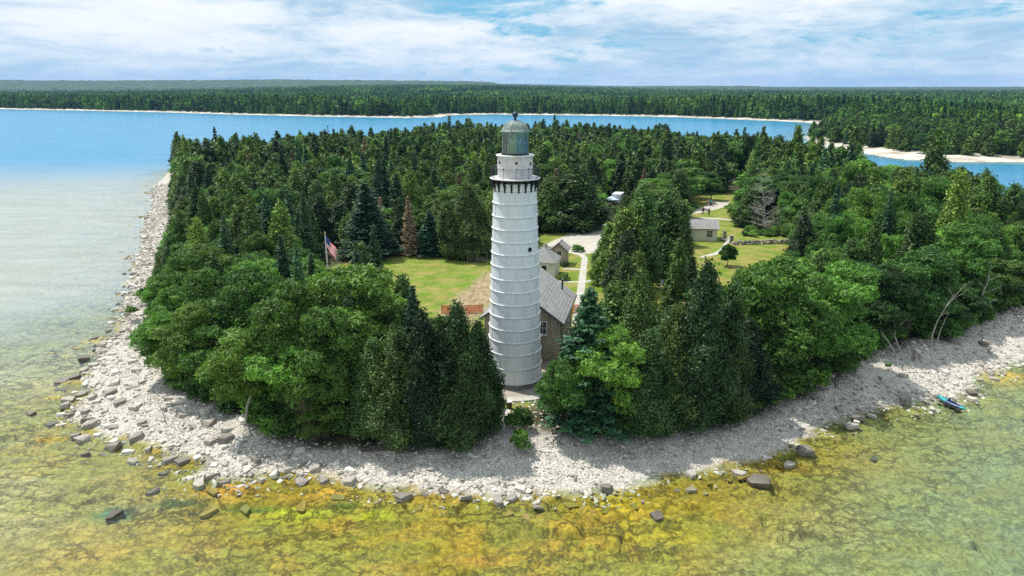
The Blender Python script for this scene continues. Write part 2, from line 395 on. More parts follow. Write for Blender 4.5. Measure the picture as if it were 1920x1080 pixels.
vc = t.n('ShaderNodeTexVoronoi', feature='F1', i_Scale=3.2); t.set(vc.inputs['Vector'], wp.outputs[0])
stone = t.ramp(t.attr('tone'), [(0, (0.5, .5, .5))]) if False else t.ramp(t.noise(flatpos, 1.3, 5, 0.6), [(0.3, (0.40, 0.365, 0.31)), (0.5, (0.55, 0.515, 0.45)), (0.72, (0.66, 0.63, 0.56))])
gap = t.ramp(vor.outputs[0], [(0.0, 0.35), (0.07, 1.0)])
stone = t.mix(1.0, stone, gap, 'MULTIPLY')
damp = t.ramp(t.math('ADD', a_sd, t.math('MULTIPLY', n_m, 2.0)), [(0.0, 0.0), (1.0, 1.0)])  # along the wash line
bed = t.mix(1.0, a_tint, t.ramp(t.noise(flatpos, 3.0, 9, 0.78), [(0.36, 0.42), (0.5, 0.95), (0.64, 1.5)]), 'MULTIPLY')
bed = t.mix(t.ramp(t.noise(t.scale(pos, (0.7, 1.9, 1)), 1.6, 8, 0.7, w=6.1), [(0.50, 0.0), (0.62, 0.55)]), bed, (0.15, 0.14, 0.045))
under = t.math('MULTIPLY', t.math('LESS_THAN', a_sd, 100.0), 1.0)
k = t.ramp(t.math('ADD', t.math('MULTIPLY', a_sd, 0.35), t.math('MULTIPLY', t.math('SUBTRACT', n_m, 0.5), 1.2)), [(0.0, 0.0), (0.35, 1.0)])
c = t.mix(k, bed, stone)
dryg = t.mix(t.ramp(n_m, [(0.38, 0.0), (0.56, 1.0)]), (0.150, 0.200, 0.022), (0.330, 0.260, 0.085))
n_s = t.noise(t.scale(pos, (0.5, 2.2, 1)), 0.5, 4, 0.6)
dryg = t.mix(t.ramp(n_s, [(0.42, 0.0), (0.6, 0.75)]), dryg, (0.125, 0.260, 0.016))
dryg = t.mix(1.0, dryg, t.ramp(n_f, [(0.3, 0.8), (0.7, 1.12)]), 'MULTIPLY')
dc = t.ramp(t.noise(t.scale(pos, (1.6, 0.5, 1)), 0.9, 6, 0.65), [(0.35, (0.20, 0.14, 0.085)), (0.5, (0.34, 0.25, 0.16)), (0.65, (0.44, 0.35, 0.24))])
dryg = t.mix(t.math('MULTIPLY', t.attr('dirt'), t.ramp(n_f, [(0.38, 0.30), (0.52, 1.0)])), dryg, dc)
floor_c = t.mix(n_f, (0.030, 0.034, 0.014), (0.075, 0.070, 0.035))
c = t.mix(a_for, c, t.mix(a_lawn, floor_c, dryg))
bs = t.n('ShaderNodeBsdfPrincipled'); t.set(bs.inputs['Base Color'], c); bs.inputs['Roughness'].default_value = 0.9; bs.inputs['Specular IOR Level'].default_value = 0.2
# joints and broken edges of the beds under the water
jv = t.n('ShaderNodeTexVoronoi', feature='DISTANCE_TO_EDGE', i_Scale=1.0); jw = t.n('ShaderNodeVectorMath', operation='ADD')
jn = t.n('ShaderNodeTexNoise', i_Scale=0.45, i_Detail=7, i_Roughness=0.68); t.set(jn.inputs['Vector'], flatpos)
js = t.n('ShaderNodeVectorMath', operation='SCALE', i_Scale=2.6); t.set(js.inputs[0], jn.outputs['Color'])
t.set(jw.inputs[0], t.scale(pos, (0.42, 0.85, 0.1))); t.set(jw.inputs[1], js.outputs[0]); t.set(jv.inputs['Vector'], jw.outputs[0])
crk = t.ramp(jv.outputs[0], [(0.0, 1.0), (0.05, 0.75), (0.13, 0.0)])
crk = t.math('MULTIPLY', crk, t.ramp(t.noise(flatpos, 0.22, 4, 0.6, w=3.3), [(0.38, 0.12), (0.52, 1.0)]))
crk = t.math('MULTIPLY', crk, t.math('SUBTRACT', 1.0, k))
crk = t.math('MULTIPLY', crk, t.ramp(t.math('MULTIPLY', t.math('ADD', a_sd, t.math('MULTIPLY', n_m, 10.0)), -0.05), [(0.0, 1.0), (0.22, 0.9), (0.60, 0.12)]))
c2 = t.mix(t.math('MULTIPLY', crk, 0.85), c, (0.05, 0.04, 0.012)); t.set(bs.inputs['Base Color'], c2)
hh = t.math('ADD', t.math('MULTIPLY', n_f, 0.5), t.math('MULTIPLY', t.math('MINIMUM', vor.outputs[0], 0.12), t.math('MULTIPLY', k, 3.0)))
bp = t.n('ShaderNodeBump', i_Strength=0.8, i_Distance=0.12); t.set(bp.inputs['Height'], hh); t.set(bs.inputs['Normal'], bp.outputs[0])
o = t.n('ShaderNodeOutputMaterial'); t.set(o.inputs[0], bs.outputs[0]); M_GROUND = m
g = link('ground', np_mesh('ground', np.c_[X, Y, Z], F, m, attrs={'shore': sd, 'lawn': lawn, 'forest': forest, 'dirt': dirt, 'tint': np.clip(tint, 0, 1)}, smooth=True))
tag(g, kind='structure')

# ---- water: one sheet, clear over the shelf, with its own body colour where it is deep
wx = np.concatenate([-np.array(geo(80, 20000, 4, 1.12))[::-1], axis([(-80, 80, 1.0)])[1:-1], np.array(geo(80, 20000, 4, 1.12))])
wy = np.concatenate([[-2000, -600, -150, -60], axis([(-40, 40, 1.0), (40, 360, 3.0)]), np.array(geo(364, 20000, 6, 1.12))])
X, Y, F = grid(wx, wy); sd = sdist(X, Y, ISLAND); dn = -sd; md = -sdist(X, Y, MAIN)
wig = (fbm(X / 60, Y / 25, 3, 91) - 0.5) * 60
deepL = sstep(120, 260, Y + wig * .5 - 0.10 * (X + 110)) 
deepR = sstep(4, 42, dn) * sstep(20, 60, X) * (0.42 + 0.58 * sstep(20, 110, Y))
deep = np.maximum(deepL, deepR); deep = deep * (0.25 + 0.75 * sstep(0, 16, md)) * sstep(-2, 6, dn)
pale_glare = (1 - sstep(-70, -40, X)) * sstep(-12, 40, Y) * (1 - deepL)  # sun glare on the left shallows, painted as a whitish water colour
m = bpy.data.materials.new('lake_water'); m.use_nodes = True; m.node_tree.nodes.clear(); t = NT(m.node_tree)
pos = t.n('ShaderNodeNewGeometry').outputs['Position']
camd = t.n('ShaderNodeVectorMath', operation='LENGTH'); t.set(camd.inputs[0], pos)
def waves(sc, w_, d=4): return t.noise(t.scale(pos, sc), 1.0, d, 0.55, 0.6, w=w_)
h1 = waves((0.8, 2.2, 1), 1.1, 7); h2 = waves((0.22, 0.6, 1), 4.2, 3); h3 = waves((0.03, 0.09, 1), 7.2, 3)
hh = t.math('ADD', t.math('MULTIPLY', h1, 0.16), t.math('ADD', t.math('MULTIPLY', h2, 0.4), t.math('MULTIPLY', h3, 0.8)))
bp = t.n('ShaderNodeBump', i_Strength=0.34, i_Distance=0.9); t.set(bp.inputs['Height'], hh)
a_d = t.attr('deep'); a_glare = t.attr('pale_glare')
tp = t.n('ShaderNodeBsdfTransparent'); t.set(tp.inputs[0], t.mix(a_d, (0.93, 0.98, 0.90), (0.35, 0.75, 0.80)))
gl = t.n('ShaderNodeBsdfGlossy', i_Roughness=0.19); t.set(gl.inputs['Normal'], bp.outputs[0]); gl.inputs['Color'].default_value = (0.95, 0.97, 1, 1)
df = t.n('ShaderNodeBsdfDiffuse'); t.set(df.inputs[0], t.mix(a_glare, t.mix(t.ramp(t.noise(t.scale(pos, (.03, .13, 1)), 1.0, 8, .65, w=2.2), [(0.35, 0), (0.65, 1)]), (0.008, 0.185, 0.37), (0.024, 0.245, 0.41)), (0.50, 0.55, 0.56)))
t.set(df.inputs['Normal'], bp.outputs[0])
op = t.math('ADD', t.math('MULTIPLY', a_d, 0.93), t.math('MULTIPLY', a_glare, t.ramp(t.noise(t.scale(pos, (.05, .28, 1)), 1.0, 8, .68, w=8.8), [(0.35, 0.30), (0.65, 0.50)])), clamp=True)  # noise streaks stand for ripples in the painted glare
m1 = t.n('ShaderNodeMixShader'); t.set(m1.inputs[0], op); t.set(m1.inputs[1], tp.outputs[0]); t.set(m1.inputs[2], df.outputs[0])
bp2 = t.n('ShaderNodeBump', i_Strength=0.6, i_Distance=0.9); t.set(bp2.inputs['Height'], hh)
fr = t.n('ShaderNodeFresnel', i_IOR=1.33); t.set(fr.inputs['Normal'], bp2.outputs[0])
m2 = t.n('ShaderNodeMixShader'); t.set(m2.inputs[0], t.math('MINIMUM', fr.outputs[0], 0.34)); t.set(m2.inputs[1], m1.outputs[0]); t.set(m2.inputs[2], gl.outputs[0])
o = t.n('ShaderNodeOutputMaterial'); t.set(o.inputs[0], m2.outputs[0])
wo_ = link('water', np_mesh('water', np.c_[X, Y, 0 * X], F, m, attrs={'deep': deep, 'pale_glare': pale_glare})); tag(wo_, kind='structure')

# ---- the mainland across the bay
def main_h(X, Y, sd):
    b = np.where(sd > 0, 0.15 + 1.6 * sstep(0, 25, sd) + 0.0030 * np.clip(sd - 60, 0, 3500), -0.3 + sd * 0.02)
    az = X / np.maximum(Y + 67.5, 1)
    hills = 22 * np.exp(-((az + 0.12) / 0.28) ** 2) * sstep(1200, 2600, Y) + 72 * np.maximum(sstep(4200, 8200, Y), 0.72 * sstep(3000, 4200, Y) * sstep(.45, .62, fbm(X / 1100 + 3, Y * 0 + 2, 3, 71))) * (0.25 + 0.75 * (1 - sstep(-0.8, 0.35, az + .1 * (fbm(az * 8, Y * 0, 3, 3) - .5)))) * (0.8 + 0.4 * fbm(X / 1500, Y / 2500, 3, 70))
    return b + hills * (sd > 0) + (fbm(X / 200, Y / 200, 3, 21) - 0.5) * 3 * sstep(50, 400, sd)
r = np.array(geo(240, 13500, 4, 1.012)); az = np.linspace(-1.05, 1.15, 420)
RR, AA = np.meshgrid(r, az, indexing='ij'); X = (AA * RR).ravel(); Y = RR.ravel() - 67.5
na = len(az); i = np.arange(len(r) - 1)[:, None] * na + np.arange(na - 1)[None, :]
F = np.stack([i, i + 1, i + na + 1, i + na], -1).reshape(-1, 4)
sd = sdist(X, Y, MAIN); Z = main_h(X, Y, sd); Z = np.where(sd > 0, Z, np.maximum(Z, -6))
# distant land is closed canopy: raise and roughen it where single trees can no longer be seen
can = sstep(2300, 2700, Y) * (sd > 60); Z = Z + can * (9 + 7 * vnoise(X / 14, Y / 40, 4) + 3 * vnoise(X / 60, Y / 160, 9))
SANDPX = [(1500, 262), (1560, 264), (1620, 272), (1700, 281), (1760, 290), (1830, 287), (1880, 291), (2100, 292), (2100, 320), (1500, 320)]
px, py, dep = proj(X, Y, Z)
sandy = np.maximum(1 - sstep(14, 24, sd), inpoly(px, py, SANDPX) * 1.0) * (sd > -30)
m = bpy.data.materials.new('mainland_soil'); m.use_nodes = True; m.node_tree.nodes.clear(); t = NT(m.node_tree)
pos = t.n('ShaderNodeNewGeometry').outputs['Position']
ng = t.noise(t.scale(pos, (.02, .006, .02)), 1, 6, .6); ng2 = t.noise(t.scale(pos, (.15, .08, .1)), 1, 4, .6)
cf = t.mix(t.ramp(ng, [(.35, 0), (.65, 1)]), (0.018, 0.048, 0.020), (0.042, 0.088, 0.028))
cf = t.mix(1.0, cf, t.ramp(ng2, [(.3, .6), (.7, 1.3)]), 'MULTIPLY')
sc_ = t.ramp(t.noise(t.scale(pos, (.08, .08, .1)), 1, 5, .6), [(.35, (0.32, .27, .20)), (.6, (0.60, .57, .50))])
bs = t.n('ShaderNodeBsdfPrincipled', i_Roughness=0.95); t.set(bs.inputs['Base Color'], t.mix(t.attr('sandy'), cf, sc_))
o = t.n('ShaderNodeOutputMaterial'); t.set(o.inputs[0], bs.outputs[0])
tag(link('mainland_terrain', np_mesh('mainland_terrain', np.c_[X, Y, Z], F, m, attrs={'sandy': sandy}, smooth=False)), kind='structure')

# ---- air
hb_ = MB(); hb_.box((0, 6000, 95), (26000, 14000, 260))
m = bpy.data.materials.new('air'); m.use_nodes = True; m.node_tree.nodes.clear(); t = NT(m.node_tree)
pv = t.n('ShaderNodeVolumePrincipled', i_Density=1 / 17000.0); pv.inputs['Color'].default_value = (0.28, 0.54, 1.0, 1); pv.inputs['Anisotropy'].default_value = 0.0
o = t.n('ShaderNodeOutputMaterial'); t.set(o.inputs[1], pv.outputs[0])
tag(hb_.build('haze', m), kind='stuff')

# ------------------------------------------------------------------ lighthouse
G0 = 1.2
M_PAINT = mat('white_painted_steel', (0.84, 0.87, 0.91), 0.42, 0.0, 1.2, spec=0.45, objvar=0.08, col2=(0.74, 0.78, 0.82), sc3=(1.6, 1.6, 0.25), bump=0.08)
M_FLANGE = mat('white_painted_flange', (0.82, 0.83, 0.84), 0.45, 0.08, 3)
M_RUSTY = mat('white_paint_with_pink_stains', (0.80, 0.79, 0.80), 0.5, 0.0, 1.3, col2=(0.70, 0.61, 0.63), bump=0.1, objvar=0.05)
M_BLACK = mat('black_painted_iron', (0.012, 0.014, 0.020), 0.45, 0.3, 4, spec=0.5)
M_GREEN = mat('green_lantern_frame', (0.28, 0.52, 0.45), 0.5, 0.4, 4)
M_DOME = mat('weathered_copper_roof', (0.26, 0.32, 0.28), 0.6, 0.0, 2.2, col2=(0.10, 0.14, 0.13), bump=0.3)
M_BALL = mat('dark_blue_ventilator', (0.035, 0.07, 0.11), 0.45, 0.4, 5)
M_FOUND = mat('foundation_stone', (0.30, 0.30, 0.28), 0.9, 0.35, 2.5, bump=0.5, objvar=0.2)
M_DARK = mat('dark_opening', (0.010, 0.011, 0.013), 0.3, 0.2, 3)
def glassmat(name, tintc, refl=0.5, rough=0.04, body=None, bodyf=0.0):
    m = bpy.data.materials.new(name); m.use_nodes = True; m.node_tree.nodes.clear(); t = NT(m.node_tree)
    tp = t.n('ShaderNodeBsdfTransparent'); t.set(tp.inputs[0], tintc)
    gl = t.n('ShaderNodeBsdfGlossy', i_Roughness=rough)
    fr = t.n('ShaderNodeFresnel', i_IOR=1.5)
    mx = t.n('ShaderNodeMixShader'); t.set(mx.inputs[0], t.math('ADD', fr.outputs[0], refl, clamp=True)); t.set(mx.inputs[1], tp.outputs[0]); t.set(mx.inputs[2], gl.outputs[0])
    last = mx
    if body:
        d = t.n('ShaderNodeBsdfDiffuse'); t.set(d.inputs[0], body)
        m2 = t.n('ShaderNodeMixShader', i_0=bodyf); t.set(m2.inputs[1], mx.outputs[0]); t.set(m2.inputs[2], d.outputs[0]); last = m2
    o = t.n('ShaderNodeOutputMaterial'); t.set(o.inputs[0], last.outputs[0]); return m
M_GLASS = glassmat('lantern_glass', (0.80, 0.95, 0.93), 0.10)
M_LENS = glassmat('lens_glass', (0.6, 0.85, 0.9), 0.2, 0.1, (0.20, 0.38, 0.44), 0.5)
M_PANE = glassmat('window_glass', (0.05, 0.06, 0.07), 0.12)

LX = 0.3
lh = thing('lighthouse', 'tall white plated steel lighthouse with black brackets and green glazed lantern', 'lighthouse', (LX, 0, G0))
def dofz(py, d0=67.5):      # height seen at a picture row on the tower axis
    return CAM[2] - d0 * math.tan(PITCH + math.atan((py - 540) / FOC)) - G0
ringy = [722, 695, 668, 645, 622, 598, 575, 551, 527.5, 503.5, 480.5, 457, 433.5, 409.5, 384.5, 359]
def rad(z): return 2.86 - (2.86 - 2.12) * min(1, z / 20.2) ** 0.92
ringz = []
for py in ringy:
    z = dofz(py, 65);
    for _ in range(4): z = dofz(py, 67.5 - rad(z))
    ringz.append(z)
TOPZ = ringz[-1] + 1.05
b = MB()
for k in range(2):      # two rings of cut foundation stones
    z0, z1 = (-0.3 + 0.0, ringz[0] * 0.5) if k == 0 else (ringz[0] * 0.5, ringz[0])
    for i in range(18):
        a = 2 * math.pi * (i + 0.5 * k) / 18
        bb = MB(); q = [(2.4, z0 + .01), (2.98 - .03 * k, z0 + .01), (3.0 - .03 * k, z1 - .03), (2.4, z1 - .01)]
        bb.lathe(q, 3, 0, a0=a + .006, a1=a + 2 * math.pi / 18 - .006)
        bb.build('foundation_stone', M_FOUND, lh)
b = MB(); b.lathe([(2.9, ringz[0] - .05), (rad(ringz[0]) - .05, ringz[0] + .02), (rad(ringz[8]) - .05, ringz[8]), (rad(TOPZ) - .05, TOPZ)], 48)
b.build('inner_shell', M_FLANGE, lh, smooth=True)
NP = 9
levels = ringz + [TOPZ]
for k in range(len(levels) - 1):
    z0, z1 = levels[k], levels[k + 1]; r0, r1 = rad(z0), rad(z1); da = 2 * math.pi / NP
    bb = MB(); g_ = 0.006
    bb.lathe([(r0, z0 + .01), (r1, z1 - .01)], 6, 0, a0=g_, a1=da - g_)
    bb.lathe([(r0 - .04, z0 + .01), (r0, z0 + .01)], 6, 0, a0=g_, a1=da - g_); bb.lathe([(r1, z1 - .01), (r1 - .04, z1 - .01)], 6, 0, a0=g_, a1=da - g_)
    me = bb.mesh('steel_plate', M_PAINT); me.polygons.foreach_set('use_smooth', [i < 6 for i in range(len(me.polygons))])
    sb = MB(); sb.lathe([(r0 - .01, z0 + .04), (r0 + .022, z0 + .04), (r1 + .022, z1 - .04), (r1 - .01, z1 - .04)], 1, 0, a0=-0.014, a1=0.014)
    sme = sb.mesh('seam_strip', M_FLANGE)
    for i in range(NP):
        a = -math.pi / 2 + da * (i + 0.5 * (k % 2) - 0.02)
        pl_ = link('steel_plate', me, lh, rz=a)
        link('seam_strip', sme, pl_)
    rb = MB(); rr = r0 + .02
    rb.lathe([(r0 - .03, z0 - .035), (rr + .055, z0 - .035), (rr + .065, z0), (rr + .055, z0 + .035), (r0 - .03, z0 + .035)], 64)
    rb.build('seam_ring', M_FLANGE, lh, smooth=False)
# round window on the shaft
z = dofz(470, 67.5 - 2.3); r_ = rad(z); a = -math.pi / 2 + math.asin(min(.99, 1.42 / r_))
pz = link('porthole_window', None, lh, (r_ * math.cos(a), r_ * math.sin(a), z)); pz.rotation_euler = (0, R(90), a)
def disc_mesh(name, r, mt, w=.05, h=.07):
    q = MB(); q.lathe([(0.0, .03), (r, .03)], 16, 0); q.lathe([(r, 0), (r, h), (r + w, h), (r + w, 0)], 16, 1); return q.mesh(name, mt)
pm = MB(); pm.lathe([(0, 0.05), (.15, .05)], 16); link('window_pane', pm.mesh('window_pane', M_DARK), pz)
pm = MB(); pm.lathe([(.15, 0), (.15, .09), (.21, .09), (.21, 0)], 16); link('window_rim', pm.mesh('window_rim', M_BLACK), pz)

DECK = 22.45 - G0 - .05
q = MB(); q.lathe([(1.6, DECK - .10), (2.42, DECK - .10), (2.46, DECK - .05), (2.46, DECK), (2.38, DECK + .01), (1.6, DECK + .012)], 64)
q.build('gallery_deck', M_FLANGE, lh)
q = MB(); q.lathe([(2.0, DECK - .30), (2.36, DECK - .22), (2.44, DECK - .11), (1.6, DECK - .11)], 64); q.lathe([(rad(TOPZ) - .02, DECK - .42), (2.20, DECK - .40), (2.20, DECK - .24), (1.6, DECK - .24)], 64)
q.build('gallery_rim', M_BLACK, lh)
NB = 20
bm_ = MB()
prof = [(-.0, 0), (.10, 0), (.13, .25), (.17, .50), (.30, .72), (.40, .80), (.40, .98), (.0, .98)]
vs = [(x_, s_ * .085, z_) for s_ in (-1, 1) for x_, z_ in prof]; n_ = len(prof)
bm_.add(vs, [tuple(range(n_ - 1, -1, -1)), tuple(range(n_, 2 * n_))] + [(i, (i + 1) % n_, n_ + (i + 1) % n_, n_ + i) for i in range(n_)])
bme = bm_.mesh('bracket', M_BLACK)
for i in range(NB):
    a = -math.pi / 2 + 2 * math.pi * (i + .5) / NB; r_ = rad(TOPZ) - .02
    o = link('bracket', bme, lh, (r_ * math.cos(a), r_ * math.sin(a), DECK - 1.24), a)
# railing
RR_ = 2.36
q = MB(); q.tube([(0, 0, 0), (0, 0, 1.0)], .026, 6); q.lathe([(0, 1.11), (.05, 1.08), (.065, 1.045), (.05, 1.0), (0, .99)], 8)
pme = q.mesh('railing_post', M_BLACK)
for i in range(12):
    a = -math.pi / 2 + 2 * math.pi * (i + .08) / 12
    link('railing_post', pme, lh, (RR_ * math.cos(a), RR_ * math.sin(a), DECK))
for zz, rr in ((.96, .020), (.10, .014)):
    q = MB(); q.tube([(RR_ * math.cos(t_), RR_ * math.sin(t_), DECK + zz) for t_ in np.linspace(0, 2 * math.pi, 61)], rr, 5, cap=False)
    q.build('handrail' if zz > .5 else 'bottom_rail', M_BLACK, lh)
q = MB()
for i in range(132):
    a = 2 * math.pi * i / 132; q.tube([(RR_ * math.cos(a), RR_ * math.sin(a), DECK + .1), (RR_ * math.cos(a), RR_ * math.sin(a), DECK + .96)], .0085, 4, cap=False)
tag(q.build('railing_bars', M_BLACK, lh), kind='stuff')
# watch room
WT = 24.55 - G0
for i in range(8):
    q = MB(); da = 2 * math.pi / 8
    q.lathe([(1.62, DECK + .012), (1.70, DECK + .012), (1.70, WT - .14), (1.62, WT - .14)], 7, 0, a0=.004, a1=da - .004)
    q.build('watch_room_plate', M_RUSTY, lh, rz=-math.pi / 2 + da * (i + .5))
q = MB(); q.lathe([(1.60, WT - .20), (1.735, WT - .20), (1.86, WT - .04), (1.86, WT + .03), (1.2, WT + .035)], 48); q.build('lantern_gallery', M_FLANGE, lh)
q = MB(); q.lathe([(1.71, DECK + .95), (1.725, DECK + .95), (1.725, DECK + 1.0), (1.71, DECK + 1.0)], 48); q.build('watch_room_band', M_FLANGE, lh)
for off, hh_ in ((4, 1.52), (-60, 1.5), (58, 1.4), (130, 1.5), (200, 1.5)):
    a = -math.pi / 2 + R(off)
    pz = link('porthole_window', None, lh, (1.70 * math.cos(a), 1.70 * math.sin(a), DECK + hh_)); pz.rotation_euler = (0, R(90), a)
    pm = MB(); pm.lathe([(0, 0.03), (.09, .03)], 12); link('window_pane', pm.mesh('window_pane', M_DARK), pz)
    pm = MB(); pm.lathe([(.09, 0), (.09, .06), (.125, .06), (.125, 0)], 12); link('window_rim', pm.mesh('window_rim', M_BLACK), pz)
# lantern
LB = WT + .03; LT = 26.75 - G0; LR = 1.27; NM = 10
q = MB(); q.lathe([(1.2, LB), (1.36, LB), (1.36, LB + .16), (1.2, LB + .16)], 40); q.build('lantern_sill', M_BLACK, lh)
q = MB(); q.box((0, 0, (LB + LT) / 2 + .05), (.05, .05, LT - LB - .1)); mme = q.mesh('mullion', M_GREEN)
q = MB(); q.box((0, 0, (LB + LT) / 2 + .05), (.022, .03, LT - LB - .14)); tme = q.mesh('glazing_bar', M_GREEN)
pw = 2 * LR * math.sin(math.pi / NM) - .07
q = MB(); q.box((0, 0, (LB + .16 + LT - .1) / 2), (.012, pw, LT - LB - .28)); gme = q.mesh('glass_pane', M_GLASS)
for i in range(NM):
    a = -math.pi / 2 + 2 * math.pi * (i + .1) / NM
    link('mullion', mme, lh, (LR * math.cos(a), LR * math.sin(a), 0), a)
    a2 = a + math.pi / NM; rr = LR * math.cos(math.pi / NM)
    gp = link('glass_pane', gme, lh, (rr * math.cos(a2), rr * math.sin(a2), 0), a2)
    link('glazing_bar', tme, gp, (0, 0, 0))
q = MB(); q.lathe([(1.22, LT - .16), (1.33, LT - .16), (1.33, LT), (1.2, LT)], 40); q.build('lantern_header', M_GREEN, lh)
q = MB(); q.lathe([(0, LB + .3), (.3, LB + .3), (.42, LB + .55), (.62, LB + .8), (.68, LB + 1.1), (.62, LB + 1.45), (.4, LB + 1.8), (.15, LB + 1.95), (0, LB + 1.96)], 16)
q.build('lens', M_LENS, lh, smooth=False)
q = MB(); q.lathe([(0, LB + .05), (.22, LB + .05), (.2, LB + .3)], 12); q.build('lens_pedestal', M_DARK, lh)
q = MB(); q.lathe([(0, LB + .01), (1.3, LB + .01)], 24); q.build('lantern_floor', M_DARK, lh)
q = MB(); q.lathe([(1.2, LT - .02), (1.47, LT - .04), (1.50, LT + .02), (1.30, LT + .07), (1.22, LT + .30), (1.06, LT + .56), (.82, LT + .80), (.5, LT + .97), (.2, LT + 1.05), (0, LT + 1.06)], 40)
q.build('dome_roof', M_DOME, lh, smooth=True)
q = MB(); q.box((0, 0, 0), (.05, .035, .02))
for i in range(10):
    a = 2 * math.pi * i / 10
    q = MB(); q.tube([(1.30 * math.cos(a), 1.30 * math.sin(a), LT + .07), (1.225 * math.cos(a), 1.225 * math.sin(a), LT + .30), (1.065 * math.cos(a), 1.065 * math.sin(a), LT + .565), (.825 * math.cos(a), .825 * math.sin(a), LT + .805), (.5 * math.cos(a), .5 * math.sin(a), LT + .975)], .022, 4)
    q.build('roof_rib', M_DOME, lh)
q = MB(); q.lathe([(.0, LT + 1.02), (.20, LT + 1.02), (.16, LT + 1.12), (.10, LT + 1.2), (.12, LT + 1.30), (.24, LT + 1.42), (.29, LT + 1.56), (.25, LT + 1.70), (.12, LT + 1.80), (.03, LT + 1.83), (.02, LT + 1.98), (0, LT + 1.98)], 20)
q.build('ventilator_ball', M_BALL, lh, smooth=True)

# ------------------------------------------------------------------ houses
def brickmat(name, c1, c2, mortar, sc, bw=.5, rh=.25):
    m = bpy.data.materials.new(name); m.use_nodes = True; m.node_tree.nodes.clear(); t = NT(m.node_tree)
    co = t.n('ShaderNodeTexCoord').outputs['Object']; sp = t.n('ShaderNodeSeparateXYZ'); t.set(sp.inputs[0], co)
    cb = t.n('ShaderNodeCombineXYZ'); t.set(cb.inputs[0], t.math('ADD', sp.outputs[0], sp.outputs[1])); t.set(cb.inputs[1], sp.outputs[2])
    br = t.n('ShaderNodeTexBrick', i_Scale=sc); t.set(br.inputs[0], cb.outputs[0])
    br.inputs['Color1'].default_value = (*c1, 1); br.inputs['Color2'].default_value = (*c2, 1); br.inputs['Mortar'].default_value = (*mortar, 1)
    br.inputs['Mortar Size'].default_value = .02; br.inputs['Brick Width'].default_value = bw; br.inputs['Row Height'].default_value = rh
    nz = t.noise(co, 1.2, 5, .6)
    c = t.mix(1.0, br.outputs[0], t.ramp(nz, [(.3, .75), (.7, 1.12)]), 'MULTIPLY')
    b = t.n('ShaderNodeBsdfPrincipled', i_Roughness=0.9); t.set(b.inputs['Base Color'], c)
    bp = t.n('ShaderNodeBump', i_Strength=.6, i_Distance=.02); t.set(bp.inputs['Height'], br.outputs[1]); bp.invert = True; t.set(b.inputs['Normal'], bp.outputs[0])
    o = t.n('ShaderNodeOutputMaterial'); t.set(o.inputs[0], b.outputs[0]); return m
M_BRICK = brickmat('cream_brick', (0.46, 0.39, 0.28), (0.38, 0.32, 0.23), (0.30, 0.27, 0.22), 4.5, .5, .18)
M_SHING = brickmat('grey_wood_shingle', (0.42, 0.41, 0.40), (0.30, 0.295, 0.29), (0.09, .09, .09), 4.0, .5, .3)
M_CREAM = mat('cream_painted_brick', (0.66, 0.62, 0.52), 0.85, 0.12, 4, bump=.15)
M_WHITEW = mat('whitewashed_brick', (0.70, 0.70, 0.66), 0.85, 0.15, 4, bump=.15)
M_TRIM = mat('white_wood_trim', (0.74, 0.73, 0.70), 0.6, 0.1, 5)
M_DTRIM = mat('dark_grey_gutter', (0.07, 0.075, 0.085), 0.6, 0.1, 5)
M_CONC = mat('pale_concrete', (0.50, 0.475, 0.42), 0.9, 0.22, 0.8, bump=.1)
M_CONC2 = mat('pale_gravel_drive', (0.50, 0.465, 0.40), 0.95, 0.2, 0.35, bump=.2)
M_DIRT = mat('bare_brown_dirt', (0.40, 0.29, 0.19), 0.95, 0.4, 0.35, bump=.3)

